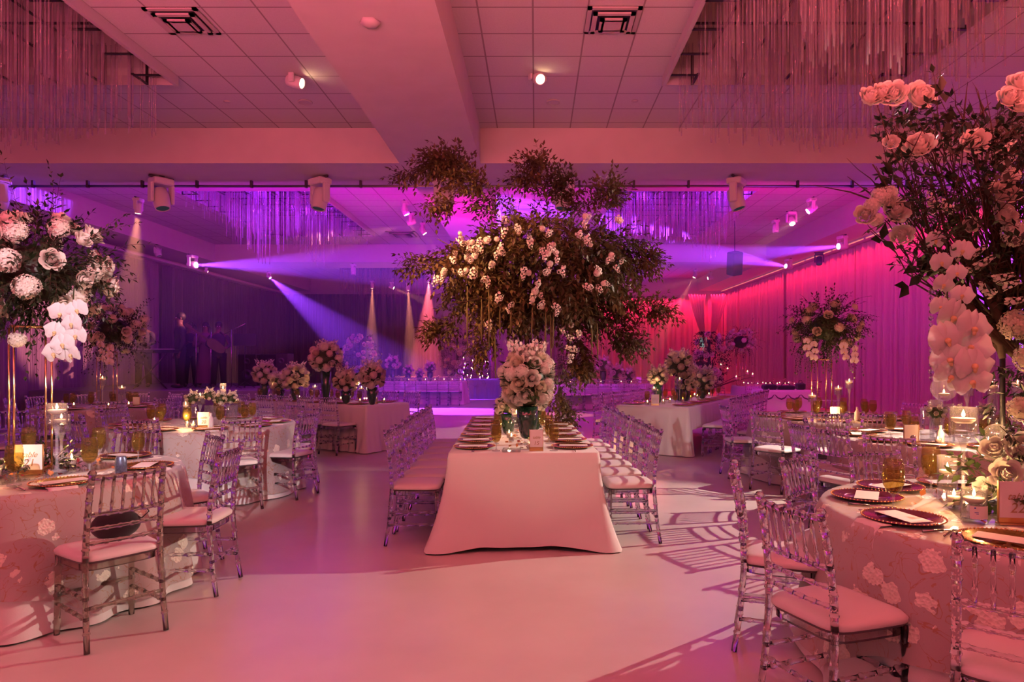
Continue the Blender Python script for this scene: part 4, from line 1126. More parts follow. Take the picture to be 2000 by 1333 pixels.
# ---- round table chairs (middle of the top rail, facing the table)
def rc(t, x, y, label, proto=None, ang=0., group=None):
    f = Vector((t[0] - x, t[1] - y)); f = Matrix.Rotation(ang, 2) @ f
    return chair(x, y, f.x, f.y, label, group or 'clear chairs around the round tables', proto)
o = chair(-2.16, 3.62, -.80, .60, 'smoke tinted acrylic chair with a black purse on its seat', None, CHS)
SEAT1 = o
rc(T1, -2.02, 4.50, 'clear chair right of the tinted one at the left front table')
rc(T1, -2.48, 5.26, 'clear chair seen from the back corner, far right of the left front table')
rc(T1, -3.35, 5.72, 'clear chair at the far side of the left front table, half hidden by plates')
rc(T1, -4.3, 5.5, 'clear chair behind the gold poles at the left front table')
for a, l in ((-94, 'clear chair at the near side of the round table with low flowers, leftmost of two'),
             (-50, 'clear chair at the near side of the round table with low flowers, rightmost of two'),
             (-15, 'clear chair at the right of the round table with low flowers'),
             (14, 'clear chair at the far right of the round table with low flowers'),
             (58, 'clear chair at the far side of the round table with low flowers, right one'),
             (100, 'clear chair at the far side of the round table with low flowers, middle one'),
             (128, 'clear chair at the far side of the round table with low flowers, left one'),
             (165, 'clear chair at the far left of the round table with low flowers'),
             (218, 'clear chair at the near left of the round table with low flowers'),
             (240, 'clear chair turned away near the round table with low flowers')):
    q = {-94: 1.10, -50: 1.42, -15: 1.36, 218: 1.15, 240: 1.35}.get(a, 1.25); t = radians(a)
    rc(T3, T3[0] + q * cos(t), T3[1] + q * sin(t), l)
rc(T22, 1.03, 2.76, 'clear chair nearest the camera with white seat at the right front table', ang=.03)
rc(T22, 1.08, 3.69, 'clear chair seen from the side at the left of the right front table')
rc(T22, 1.56, 4.08, 'clear chair behind the side-on one at the right front table')
rc(T22, 2.18, 4.38, 'clear chair at the far side of the right front table')
rc(T22, 1.52, 2.13, 'clear chair cut off by the lower right corner of the frame')
rc(T22, 3.1, 4.3, 'clear chair at the far right of the right front table')
for x, y, l in ((2.70, 5.22, 'clear chair with its back to the camera at the second right round table'), (2.48, 5.75, 'clear chair at the near left of the second right round table'), (2.40, 6.22, 'clear chair seen edge-on at the left of the second right round table'),
                (2.68, 6.75, 'clear chair at the far left of the second right round table'), (3.3, 7.45, 'clear chair at the far side of the second right round table'), (4.3, 7.5, 'clear chair at the far right side of the second right round table'), (5.0, 6.9, 'clear chair at the right of the second right round table'), (3.95, 5.05, 'clear chair hidden behind the tall branches at the second right round table')):
    rc(T6, x, y, l)
for x, y, l in ((2.60, 7.72, 'clear chair turned from the camera at the round table with the tall bouquet'), (2.42, 8.75, 'clear chair at the left of the round table with the tall bouquet'), (3.22, 7.48, 'clear chair at the near side of the round table with the tall bouquet'),
                (3.75, 7.45, 'clear chair at the near right of the round table with the tall bouquet'), (2.95, 9.8, 'clear chair at the far left of the round table with the tall bouquet'), (4.3, 10.05, 'clear chair at the far side of the round table with the tall bouquet'), (5.1, 9.2, 'clear chair at the right of the round table with the tall bouquet'), (4.75, 7.9, 'clear chair at the near right edge of the round table with the tall bouquet')):
    rc(T5, x, y, l)
for i, a in enumerate((200, 236, 272, 308, 344, 20, 60, 96, 135, 170)):
    t = radians(a); rc(T2, T2[0] + 1.2 * cos(t), T2[1] + 1.2 * sin(t), '%s clear chair counterclockwise from the left at the dim far left table' % ORD[i], group='clear chairs around the dim table far left')
for x, y, l in ((-7.35, 8.6, 'clear chair behind the leftmost gold pole at the left frame edge'), (-6.1, 7.9, 'clear chair standing alone between the left tables'), (-5.2, 7.35, 'clear chair left of the round table with low flowers')):
    chair(x, y, -.5, .8, l, 'clear chairs standing between the left tables')

# ---- signs, goblets and things by name
def sign(w, h, num, x, y, rz, label, z=TH + .01):
    s = table_sign(w, h, num); s.location = (x, y, z); s.rotation_euler = (0, 0, rz); tag(s, label, 'sign')
sign(.16, .19, '21', -3.22, 4.34, .12, 'white table number sign with gold frame behind the goblet, left front table')
sign(.15, .19, '22', 2.13, 3.02, -.12, 'white table sign reading 22 below the dark leaves, right front table')
sign(.12, .17, '20', -3.55, 7.3, 0, 'white table sign reading 20 in front of the low flowers')
sign(.12, .16, '', 3.62, 8.25, .1, 'plain white card standing by the gold poles, round table with tall bouquet')
sign(.13, .17, '', 3.22, 5.85, .1, 'pale card standing between the goblets, second right round table')
x, y, z = along(cL, AL, -1.3, .1); sign(.14, .2, '', x, y, 0, 'white card at the aisle end of the long table left of the middle', TH)
x, y, z = along(cR, AR, -1.55, .0); sign(.12, .18, '', x, y, 0, 'white card at the aisle end of the long table right of the middle', TH)
sign(.1, .15, '', -6.2, 10.6, 0, 'small white card on the dim round table far left')

# purse, can, bottles
r = empty('clutch_purse', (0, 0, 0), cat='purse', label='black sequined clutch purse lying on the tinted chair')
mb = MB(); n = 16; rows = []
for k in range(9):
    t = k / 8; w_ = .125 * sin(pi * (t * .9 + .05)) ** .45; th = .045 * sin(pi * (t * .92 + .04)) ** .6
    rows.append([(w_ * cos(2 * pi * j / n), th * sin(2 * pi * j / n), .17 * t) for j in range(n)])
vs_ = sum(rows, []); fs = [(i * n + j, i * n + (j + 1) % n, (i + 1) * n + (j + 1) % n, (i + 1) * n + j) for i in range(8) for j in range(n)] + [tuple(range(n - 1, -1, -1)), tuple(range(8 * n, 9 * n))]
mb.add(vs_, fs); mb.build('bag', 'velvet_black', r)
MB().tube([(-.1, 0, .165), (0, 0, .172), (.1, 0, .165)], .006, 6).build('clasp', 'silver_dark', r)
MB().tube([(.1, 0, .165), (.15, .01, .17), (.17, .0, .13), (.13, -.01, .10), (.1, 0, .12)], .004, 6).build('wrist_strap', 'velvet_black', r)
r.location = (-2.36, 3.86, .49); r.rotation_euler = (.25, -.12, .45)
MB().lathe([(.026, 0), (.033, .006), (.033, .105), (.027, .118), (.027, .122), (.0, .118)], 18).build('drink_can', 'can_blue' if 'can_blue' in MATS else pbr('can_blue', (.16, .2, .3), .35, metal=.6, vary=.4, vscale=60), loc=(-2.60, 4.28, TH + .012), label='small slate blue drink can behind the tinted chair', cat='can')
def small_bottle(x, y, label):
    r = empty('water_bottle', (x, y, TH + .008), cat='bottle', label=label)
    MB().lathe([(.028, 0), (.03, .01), (.03, .1), (.012, .135), (.012, .15)], 14).build('body', 'clear_glass' if 0 else 'paper', r)
    MB().lathe([(.013, .15), (.013, .165), (0, .165)], 12).build('cap', 'vinyl_white', r)
small_bottle(3.84, 8.15, 'small white bottle beside the plain card at the tall bouquet table'); small_bottle(-4.35 + .9, 7.25, 'small white bottle left of the sign reading 20'); small_bottle(3.5, 5.9, 'small pale bottle right of the pale card, second right round table')

# ---- candles on the tables
hur(.06, .14, .30, .55, (-3.10, 4.42, TH + .016), 'tall stemmed glass with a floating candle right of the gold poles', 'floating candle in the tall stemmed glass, left front table', light=3.5)
hur(.055, .12, .22, .55, (-3.3, 4.75, TH + .016), 'shorter stemmed glass behind the tall one, left front table', 'floating candle in the shorter stemmed glass, left front table', light=2)
for x, y, l in ((-3.14, 4.62, 'lit votive between goblets, left front table'), (-3.32, 4.2, 'lit votive at the left frame edge, left front table')):
    VOT.put((x, y, TH + .016), 0, l, 'votive candles in small glass cups', scale=1.15); cl(x, y, TH + .09, 2.2)
hur(.064, .155, .33, .5, (2.15, 3.43, TH + .016), 'big stemmed glass with floating candle, tallest in front of the branches', 'floating candle in the big stemmed glass, right front table', light=4)
hur(.048, .22, 0, .55, (2.16, 3.58, TH + .016), 'straight glass cylinder half full of water, right front table', 'floating candle in the straight half-full cylinder, right front table', light=3)
hur(.052, .14, 0, .55, (1.985, 3.09, TH + .016), 'wide short glass with a white sticker left of sign 22', 'thick floating candle in the glass with the sticker', light=3)
b = MB(); n = 10
for k in range(n + 1):
    a = radians(-140 + 95 * k / n); b.v += [(.0535 * cos(a), .0535 * sin(a), .012), (.0535 * cos(a), .0535 * sin(a), .07)]
for k in range(n): b.f.append((2 * k, 2 * k + 2, 2 * k + 3, 2 * k + 1)); b.sm.append(True); b.mi.append(0)
st = b.build('price_sticker', 'paper', loc=(1.985, 3.09, TH + .016), label='white sticker with a blue dot on the short glass', cat='sticker')
for k, (a0, z0, w_, h_) in enumerate(((-118, .058, .006, .007), (-112, .04, .016, .003), (-108, .034, .01, .002))):
    a = radians(a0); bb = MB(); c = Vector((.0542 * cos(a), .0542 * sin(a), z0)); t = Vector((-sin(a), cos(a), 0)) * w_ / 2
    bb.add([c - t, c + t, c + t + Vector((0, 0, h_)), c - t + Vector((0, 0, h_))], [(0, 1, 2, 3)], False); bb.build('print', 'sign_blue', st)
VOT.put((2.06, 3.36, TH + .016), 0, 'small lit votive in front of the straight cylinder, right front table', 'votive candles in small glass cups', scale=1.15); cl(2.06, 3.36, TH + .1, 2.5)
# bubble globes
def globe(loc, s, label, clabel, light, stand=0):
    r = empty('glass_globe', loc, cat='candle holder', label=label, group='round glass globes with candles')
    pr = []
    for k in range(2, 15):
        t = pi * k / 15; pr.append((.1 * sin(t), .1 - .1 * cos(t)))
    MB().lathe([(.03, .002)] + pr[0:] + [(.012, .2), (.008, .215), (.013, .225), (.008, .238), (0, .24)], 22).build('globe', 'clear_glass', r)
    if stand: MB().lathe([(.05, -stand), (.048, -stand + .006), (.01, -stand + .02), (.008, -.03), (.03, 0)], 14).build('stand', 'clear_glass', r)
    r.scale = (s,) * 3
    FC.put((loc[0], loc[1], loc[2] + .05 * s), 0, clabel, 'candles inside the glass globes', scale=s * .85 if s < 1.2 else s * .9); cl(loc[0], loc[1], loc[2] + .11 * s, light)
globe((2.27, 3.36, 1.06), .62, 'glass globe right of the big stemmed glass, upper of two', 'small candle in the upper glass globe', 2, .44)
globe((2.30, 3.28, .97), .58, 'glass globe above the dark leaves, lower of two', 'small candle in the lower glass globe', 2, .32)
globe((3.68, 6.15, 1.13), 1.1, 'large glass globe above white flowers on the second right table', 'candle inside the large glass globe', 5, .30)
hur(.05, .14, .39, .6, (3.92, 6.2, TH + .012), 'stemmed candle glass right of the large globe', 'floating candle right of the large globe', light=3)
hur(.042, .28, .25, .8, (4.12, 6.15, TH + .012), 'slim glass cylinder brimming with water right of the globe', 'floating candle in the slim brimming cylinder', light=2.5)
hur(.05, .12, .41, .6, (4.45, 6.3, TH + .012), 'candle glass behind the black pole at right', 'floating candle behind the black pole', light=2)
for i, (x, y, h_) in enumerate(((3.50, 6.1, .3), (3.62, 6.0, .34), (3.75, 6.02, .32), (3.88, 6.0, .30), (4.0, 6.05, .34), (4.1, 6.1, .28), (3.7, 6.3, .36), (4.35, 6.2, .36))):
    hur(.055, h_, 0, .75, (x, y, TH + .01), '%s clear glass cylinder from the left in the cluster on the second right table' % ORD[i], '%s floating candle from the left in the cylinder cluster, second right table' % ORD[i]) if 0 else None
    k = ('cyl', h_)
    if k not in HUR:
        r = hurricane(.055, h_, 0); HUR[k] = Proto(r)
    HUR[k].put((x, y, TH + .01), 0, '%s clear glass cylinder from the left in the cluster on the second right table' % ORD[i], 'clear cylinders in the cluster on the second right table')
for i, (x, y) in enumerate(((3.45, 5.85), (3.85, 5.8), (4.2, 5.95))):
    VOT.put((x, y, TH + .01), 0, '%s votive from the left on the second right table' % ORD[i], 'votive candles in small glass cups'); 
cl(3.5, 5.75, TH + .1, 4)
# low-flower table
for i, (px, py, rad, bowl, stem) in enumerate(((395, 742, .055, .13, .22), (434, 725, .035, .2, .26), (367, 760, .035, .13, .12), (459, 757, .055, .1, .18))):
    p = P(px, py, 7.8); x = p.x
    hur(rad, bowl, stem, .55, (x, 7.75 + .07 * (i % 2), TH + .008), '%s candle glass from the left among the low flowers' % ORD[[1, 2, 0, 3][i]], '%s floating candle from the left among the low flowers' % ORD[[1, 2, 0, 3][i]], light=2.5)
for i, (x, y) in enumerate(((-3.75, 7.35), (-3.66, 7.3), (-4.3, 7.7))):
    VOT.put((x, y, TH + .008), 0, '%s small votive on the cloth of the low-flower table' % ORD[i], 'votive candles in small glass cups')
cl(-3.7, 7.2, TH + .1, 6)
# tall-bouquet table
for i, (px, py, bowl, stem) in enumerate(((1574, 775, .1, .2), (1624, 765, .11, .28), (1645, 750, .11, .36))):
    p = P(px, py, 8.7 + .1 * i)
    hur(.05, bowl, stem, .6, (p.x, p.y - .2, TH + .008), '%s stemmed candle glass from the left at the gold poles, right' % ORD[i], '%s floating candle from the left by the gold poles, right' % ORD[i], light=3)
VOT.put((3.55, 8.2, TH + .008), 0, 'small votive left of the plain card at the tall bouquet table', 'votive candles in small glass cups'); cl(3.55, 8.2, TH + .1, 6)
# dim far-left table
for i, (px, py, stem, bowl) in enumerate(((200, 740, .34, .13), (238, 752, .2, .12))):
    p = P(px, py, 10.5); hur(.055, bowl, stem, .6, (p.x, 10.5, TH + .008), '%s candle glass on the dim table far left' % ('left' if i == 0 else 'right'), '%s floating candle on the dim table far left' % ('left' if i == 0 else 'right'), light=2)
for i, (x, y) in enumerate(((-6.9, 10.2), (-6.35, 10.15), (-6.2, 10.4))):
    VOT.put((x, y, TH + .008), 0, '%s small votive from the left on the dim table far left' % ORD[i], 'votive candles in small glass cups', scale=1.2)
# candles along the two side long tables
i = 0
for (c, A, L, nm) in ((cL, AL, 3.1, 'left'), (cR, AR, 3.5, 'right')):
    for k in range(9):
        u = -L / 2 + .22 + k * (L - .5) / 8
        x, y, z = along(c, A, u, R.uniform(-.14, .14), TH)
        VOT.put((x, y, TH + .001), 0, '%s votive from the aisle end on the long table %s of the middle' % (ORD[k], nm), 'votive candles in small glass cups', scale=1.1)
    for k in range(5):
        u = -L / 2 + .5 + k * (L - .9) / 4
        x, y, z = along(c, A, u, .12 * (-1) ** k, TH)
        hur(.045, .12, (.16, .3)[k % 2], .6, (x, y, TH + .001), '%s candle glass from the aisle end on the long table %s of the middle' % (ORD[k], nm), '%s floating candle from the aisle end, long table %s of the middle' % (ORD[k], nm), light=3 if k % 2 == 0 else 0)
# glowing tall hurricane next to the vase on 15
hur(.05, .14, .14, .5, on15(.95, -.05, TH + .001), 'stemmed candle glass behind the green vase on table 15', 'floating candle behind the green vase on table 15', light=2)
# ------------------------------------------------------------------ arrangements
def arr_root(name, loc, label, cat='flower arrangement', group=None): return empty(name, loc, cat=cat, label=label, group=group)
def foliage_ball(rnd, c, rad, n, L, nl, ll, lw, mb, up=0., zs=1., droop=.3):
    for i in range(n):
        d = Vector((rnd.gauss(0, 1), rnd.gauss(0, 1), rnd.gauss(0, 1) * zs + up)).normalized()
        p = Vector(c) + Vector((d.x * rad, d.y * rad, d.z * rad * zs)) * rnd.uniform(.35, .95)
        sprig(mb, p, d + Vector((rnd.uniform(-.4, .4), rnd.uniform(-.4, .4), rnd.uniform(-.3, .4))), L * rnd.uniform(.6, 1.2), nl, ll, lw, rnd, droop)
def orchid_spray(root, top, n, rnd, sc=1., face=(0, -1, 0), width=.1, dz=.075):
    """phalaenopsis blooms overlapping down a hanging stem"""
    f = Vector(face).normalized(); s = Vector((f.y, -f.x, 0)) * -1
    mb = MB(); pts = [Vector(top) + Vector((0, 0, -i * dz * .5)) for i in range(n + 2)]; mb.tube(pts, .004, 5); mb.build('orchid_stem', 'leaf_mid', root)
    for i in range(n):
        z = -i * dz * .52; x = width * (.55 if i % 2 else -.55) * (1 - .3 * i / n) + rnd.uniform(-.015, .015)
        bloom('orchid', root, Vector(top) + s * x + f * (.02 + .01 * (i % 2)) + Vector((0, 0, z)), f + Vector((rnd.uniform(-.25, .25), 0, rnd.uniform(-.35, .05))), sc * rnd.uniform(.9, 1.1), rnd.uniform(-.3, .3))
def gold_stand(cx, cy, z0, z1, half, label, rot=.0, diamond=True, pr=.007):
    r = empty('gold_stand', (cx, cy, z0), rot, cat='flower stand', label=label)
    cs = [(half, 0), (0, half), (-half, 0), (0, -half)] if diamond else [(half, half), (-half, half), (-half, -half), (half, -half)]
    for x, y in cs: MB().tube([(x, y, .006), (x, y, z1 - z0)], pr, 8).build('pole', 'gold_pole', r)
    for z in (.006, z1 - z0):
        b = MB()
        for k in range(4): b.tube([cs[k] + (z,), cs[(k + 1) % 4] + (z,)], pr, 6)
        b.build('frame', 'gold_pole', r)
    b = MB(); b.lathe([(half * .8, z1 - z0 - .004), (half * .8, z1 - z0 + .01), (0, z1 - z0 + .01)], 20); b.build('top_plate', 'gold_pole', r)
    return r
def tall_bouquet(c, rad, label, seed, nroses=26, nhyd=9, mats=('leaf_dark', 'bark'), trailing=8, orch=True, flat=.85, fsc=1., sprigs=150, kinds=('rose', 'hydrangea'), spikes=6):
    rnd = random.Random(seed); r = arr_root('tall_bouquet', c, label)
    mb = MB(); foliage_ball(rnd, (0, 0, 0), rad * .85, sprigs, rad * .5, 7, rad * .13, rad * .06, mb, zs=flat)
    for i in range(spikes):      # long sprigs reaching out
        a = rnd.uniform(0, 6.28); d = Vector((cos(a), sin(a) * .5, rnd.uniform(.1, .9))); sprig(mb, d.normalized() * rad * .7, d, rad * rnd.uniform(.6, .9), 11, rad * .12, rad * .05, rnd, .1)
    for i in range(trailing):
        a = rnd.uniform(0, 6.28); d = Vector((cos(a), sin(a), -.2)); sprig(mb, d.normalized() * rad * .6 + Vector((0, 0, -rad * .3)), d * .5 + Vector((0, 0, -.6)), rad * rnd.uniform(.8, 1.15), 14, rad * .09, rad * .045, rnd, .6)
    mb.build('foliage', list(mats), r)
    MB().sphere((0, 0, -.02), rad * .45, 12, 8, sc=(1, 1, flat)).build('moss_core', mats[0], r)
    pts = fib(nroses + nhyd, -.75, .95); rnd.shuffle(pts)
    for i, d in enumerate(pts):
        d = (d + Vector((rnd.uniform(-.15, .15), rnd.uniform(-.15, .15), rnd.uniform(-.12, .12)))).normalized()
        p = Vector((d.x, d.y, d.z * flat)) * rad * rnd.uniform(.8, .98)
        if i < nhyd: bloom(kinds[1], r, p * .93, d, rad * 2.1 * fsc * rnd.uniform(.85, 1.15), rnd.random() * 6)
        else: bloom(kinds[0], r, p, d, rad * 2.6 * fsc * rnd.uniform(.8, 1.2), rnd.random() * 6)
    return r, rnd

# left front: tall bouquet on four gold poles
gold_stand(-3.42, 4.62, TH + .012, 1.72, .145, 'four slim gold poles carrying the big bouquet at the left front table', .0)
r, rnd = tall_bouquet((-3.36, 4.6, 2.10), .47, 'big tall bouquet of white roses and hydrangea on gold poles, left', 5, 26, 16, trailing=6, sprigs=420, flat=.9, spikes=9)
O1 = Vector((-3.36, 4.6, 2.10))
for px, py in ((150, 605), (118, 612), (140, 632), (108, 648), (148, 655), (122, 672), (105, 690), (138, 692)):
    bloom('orchid', r, P(px, py, 4.22 - .01 * (px % 3)) - O1, (rnd.uniform(-.3, .4), -1, rnd.uniform(-.35, .15)), 1.4 * rnd.uniform(.9, 1.05), rnd.uniform(-.4, .4))
mb = MB(); mb.tube([P(145, 560, 4.3) - O1, P(140, 620, 4.26) - O1, P(122, 695, 4.26) - O1], .004, 5); mb.build('orchid_stem', 'leaf_mid', r)
bloom('hydrangea', r, (.02, -.2, -.47), (0, -.3, -1), .7)
mb = MB()
for d, L in (((.9, -.1, .5), .42), ((.3, -.1, 1), .34), ((-.2, -.2, 1), .38), ((.9, -.3, -.05), .34), ((.7, -.2, .35), .48)): sprig(mb, Vector(d).normalized() * .38, d, L, 12, .05, .02, rnd, .05)
mb.build('foliage', ['leaf_dark', 'bark'], r)
# far left: violet lit bouquet
gold_stand(-6.72, 10.7, TH + .012, 1.62, .16, 'thin gold poles carrying the violet lit bouquet far left', 0, pr=.008)
r, rnd = tall_bouquet((-6.55, 10.6, 1.97), .50, 'tall bouquet lit violet on thin poles, behind the left front one', 6, 26, 7, trailing=12, sprigs=200)
orchid_spray(r, (.1, -.35, -.25), 6, rnd, 1.3, (0, -1, 0), .14, .1)
# right: green bouquet on gold poles
gold_stand(3.68, 8.78, TH + .012, 1.5, .13, 'four slim gold poles carrying the round bouquet before the pink curtain', 0, pr=.007)
r, rnd = tall_bouquet((3.72, 8.72, 1.93), .44, 'tall round bouquet with trailing greens on gold poles, right', 8, 20, 7, ('leaf_mid', 'bark'), trailing=24, sprigs=340, fsc=.95, spikes=8, kinds=('cream_rose', 'cream_hydrangea'))
orchid_spray(r, (.12, -.36, -.26), 6, rnd, .95, (0, -1, 0), .12, .07); orchid_spray(r, (-.30, -.25, -.2), 6, rnd, .9, (-.3, -1, 0), .08, .08)

# ---- green vases with flowers
def trumpet_vase(loc, h, rtop, rbot, label, pedestal=.0, group=None, name='green_vase'):
    r = empty(name, loc, cat='vase', label=label, group=group)
    z0 = pedestal
    n = 24; pr = [(rbot * .5, z0), (rbot * .85, z0 + .012), (rbot, z0 + h * .12), (rtop * .96, z0 + h * .55), (rtop, z0 + h), (rtop - .004, z0 + h), (rtop * .9, z0 + h * .6), (0, z0 + h * .55)]
    mb = MB(); vs_ = []; fs = []; nn_ = 36
    for (q, z) in pr:
        for j in range(nn_): vs_.append((q * (1 + (.025 if j % 2 else -.01)) * cos(2 * pi * j / nn_), q * (1 + (.025 if j % 2 else -.01)) * sin(2 * pi * j / nn_), z))
    for i in range(len(pr) - 1):
        for j in range(nn_): fs.append((i * nn_ + j, i * nn_ + (j + 1) % nn_, (i + 1) * nn_ + (j + 1) % nn_, (i + 1) * nn_ + j))
    mb.add(vs_, fs); mb.build('vessel', 'green_glass', r)
    if pedestal: MB().lathe([(.065, 0), (.065, .012), (.028, .022), (.022, .045), (.03, .06), (.022, .075), (.034, pedestal + .004)], 18).build('glass_foot', 'clear_glass', r)
    return r
def bunch(loc, rad, hz, label, seed, kinds, n, stocks=6, group=None, fsc=1., leaves=30):
    rnd = random.Random(seed); r = arr_root('flower_bunch', loc, label, 'flowers', group)
    MB().sphere((0, 0, hz * .42), rad * .62, 12, 8, sc=(1, 1, hz / rad * .55)).build('leafy_core', 'leaf_mid', r)
    mb = MB()
    for i in range(leaves):
        a = rnd.random() * 6.28; d = Vector((cos(a), sin(a), rnd.uniform(-.5, .8))); leaf(mb, Vector((d.x * rad * .6, d.y * rad * .6, hz * .4 + d.z * hz * .35)), d, Vector((rnd.uniform(-.5, .5), rnd.uniform(-.5, .5), 1)), rad * .45, rad * .2)
    mb.build('leaves', 'leaf_mid', r)
    for d in fib(n, -.72, 1.):
        d = (d + Vector((rnd.uniform(-.12, .12),) * 3)).normalized(); k = kinds[rnd.randrange(len(kinds))]
        p = Vector((d.x * rad * .78, d.y * rad * .78, hz * .45 + d.z * hz * .42))
        s = rad * 3.2 if 'hyd' in k else rad * 4.6
        bloom(k, r, p, d, s * fsc * rnd.uniform(.8, 1.15), rnd.random() * 6)
    for i in range(stocks):
        a = i * 2.4; d = Vector((cos(a) * .55, sin(a) * .55, 1)); bloom('stock_flower', r, Vector((d.x * rad * .6, d.y * rad * .6, hz * .75)), d, rad * 5 * rnd.uniform(.7, 1.1))
    return r
W5 = ('rose', 'hydrangea', 'cream_rose', 'hydrangea', 'rose')
x, y, z = on15(.24, .03, TH + .001)
trumpet_vase((x, y, z), .265, .087, .058, 'ribbed dark green vase on a clear foot at the near end of table 15', .085)
bunch((x, y, z + .30), .25, .60, 'tall bunch of white and cream flowers in the green vase on table 15', 51, W5, 44, 16, fsc=.98, leaves=70)
b = MB(); b.bbox(-.075, .075, -.075, .075, 0, .02, .004); o = b.build('glass_block', 'clear_glass', label='square clear glass block left of the green vase foot', cat='glass block'); o.location = on15(.1, -.1, TH + .001)
for i, (u, w, k) in enumerate(((1.35, -.13, W5), (1.75, .15, W5), (2.45, -.05, W5))):
    x, y, z = on15(u, w, TH + .001); trumpet_vase((x, y, z), .2, .075, .05, '%s small green vase behind the tall one on table 15' % ORD[i], 0, 'small green vases down table 15')
    bunch((x, y, z + .19), .15, .2, '%s low bunch of white flowers behind the tall one on table 15' % ORD[i], 60 + i, k, 14, 3, 'low white bunches down table 15')
PK = ('pink_rose', 'hydrangea', 'pink_hydrangea', 'rose'); CR = ('cream_rose', 'cream_hydrangea', 'rose', 'hydrangea')
# left long table, right long table: (pixel x, pixel y of bunch centre, radius px, vase height, ...)
for i, (px, py, rp, vh, knd, l) in enumerate(((637, 697, 36, .42, PK, 'tallest bunch, pink and white'), (517, 728, 26, .22, CR, 'farthest bunch, cream and low'), (577, 736, 30, .2, CR, 'cream bunch left of the tallest one'), (547, 745, 22, .16, CR, 'smallest cream bunch between two larger ones'), (676, 742, 27, .22, CR, 'leafy bunch right of the tallest one'), (727, 733, 30, .25, PK, 'violet lit bunch at the aisle end'))):
    d0 = {0: 11.75, 1: 13.1, 2: 12.4, 3: 12.7, 4: 11.45, 5: 11.2}[i]; p = P(px, py, d0); rad = rp * d0 / F
    zb = p.z - rad * .8
    trumpet_vase((p.x, p.y, TH + .001), zb - TH, .085, .05, 'green vase under the ' + l + ', long table left', 0, 'dark green vases on the long table left')
    bunch((p.x, p.y, zb - .03), rad, rad * 1.8, l + ', on the long table left of the middle', 70 + i, knd, 24, 7, None)
for i, (px, py, rp, knd, l) in enumerate(((1327, 712, 32, CR, 'tallest orange lit bunch'), (1285, 733, 23, ('hydrangea', 'rose'), 'white bunch nearest the aisle'), (1372, 738, 27, CR, 'orange lit bunch, right of the tallest'), (1340, 742, 24, CR, 'low orange lit bunch under the tallest'))):
    d0 = {0: 12.3, 1: 11.6, 2: 12.9, 3: 12.2}[i]; p = P(px, py, d0); rad = rp * d0 / F; zb = p.z - rad * .8
    trumpet_vase((p.x, p.y, TH + .001), max(.1, zb - TH), .08, .05, 'green vase under the ' + l + ', long table right', 0, 'dark green vases on the long table right')
    bunch((p.x, p.y, max(zb - .03, TH + .08)), rad, rad * 1.8, l + ', on the long table right of the middle', 80 + i, knd, 24, 6, None)
# low flowers in cylinders on the round table at left
rnd = random.Random(91)
for i, (px, py) in enumerate(((375, 785), (398, 790), (420, 783), (440, 788), (455, 792))):
    p = P(px, py, 7.6)
    HUR[('cyl', .3)].put((p.x, 7.6 + .12 * (i % 2), TH + .008), 0, '%s clear glass cylinder from the left holding the low flowers' % ORD[i], 'clear cylinders holding the low flowers', scale=(.85, .85, .72))
for i, (px, py, rp) in enumerate(((376, 776, 16), (408, 770, 15), (430, 777, 16), (452, 776, 15))):
    p = P(px, py, 7.65); rad = rp * 7.65 / F
    bunch((p.x, p.y, p.z - rad * .9), rad, rad * 1.7, '%s low cream bunch from the left in the glass cylinders' % ORD[i], 92 + i, ('cream_rose', 'cream_hydrangea', 'rose'), 11, 3, 'low cream bunches in the glass cylinders')
# second right table: white flowers by the globe
for i, (px, py, rp, l) in enumerate(((1828, 802, 20, 'white bunch with dark leaves under the large globe'), (1870, 800, 15, 'small white bunch right of the globe'), (1925, 800, 17, 'small dark leafy bunch behind the black pole'))):
    p = P(px, py, 6.05); rad = rp * 6.05 / F; bunch((p.x, p.y, p.z - rad * .9), rad, rad * 1.6, l, 97 + i, ('rose', 'hydrangea'), 12, 2, leaves=70)
# ------------------------------------------------------------------ great canopy over table 15
rnd = random.Random(404); D0 = 7.5
r = arr_root('floral_tree', (-.1, D0, TH + .001), 'huge leafy canopy tree with white blossoms rising over the long middle table', 'floral tree')
ctr = P(1052, 530, D0) - Vector((-.1, D0, TH + .001))
mb = MB()
def trunk(pts, r0, r1): n = len(pts); mb.tube(pts, [r0 + (r1 - r0) * i / (n - 1) for i in range(n)], 8)
trunk([(0, 0, 0), (.02, .01, .7), (-.02, 0, 1.3), (0, 0, ctr.z)], .03, .022)
branches = []
for i in range(16):
    a = i * 2.4; d = Vector((cos(a), sin(a) * .8, rnd.uniform(-.1, .8))).normalized(); p = Vector((0, 0, ctr.z - .35)); pts = [p]
    for k in range(5): p = p + d * .24 + Vector((rnd.uniform(-.05, .05), rnd.uniform(-.05, .05), rnd.uniform(-.03, .06))); pts.append(p)
    trunk(pts, .014, .004)
mb.build('trunk', 'bark', r)
MB().lathe([(.17, 0), (.17, .012), (.03, .02)], 20).build('base_plate', 'metal_black', r)
RX, RY, RZ = 1.02, .85, .54
mb = MB()
def loc_(px, py, dy=0.): q = P(px, py, D0 + dy); return q - Vector((-.1, D0, TH + .001))
for i in range(1700):
    d = Vector((rnd.gauss(0, 1), rnd.gauss(0, 1), rnd.gauss(0, 1))).normalized(); q = rnd.uniform(.25, .98) ** .6
    p = ctr + Vector((d.x * RX * q, d.y * RY * q, d.z * RZ * q))
    if p.z < ctr.z - .45 and abs(p.x) > .9: continue
    o = Vector((d.x, d.y, d.z * .7 - .25)) + Vector((rnd.uniform(-.6, .6), rnd.uniform(-.6, .6), rnd.uniform(-.5, .4)))
    sprig(mb, p, o, rnd.uniform(.2, .36), 9, .088, .046, rnd, .5, tr=.0015)
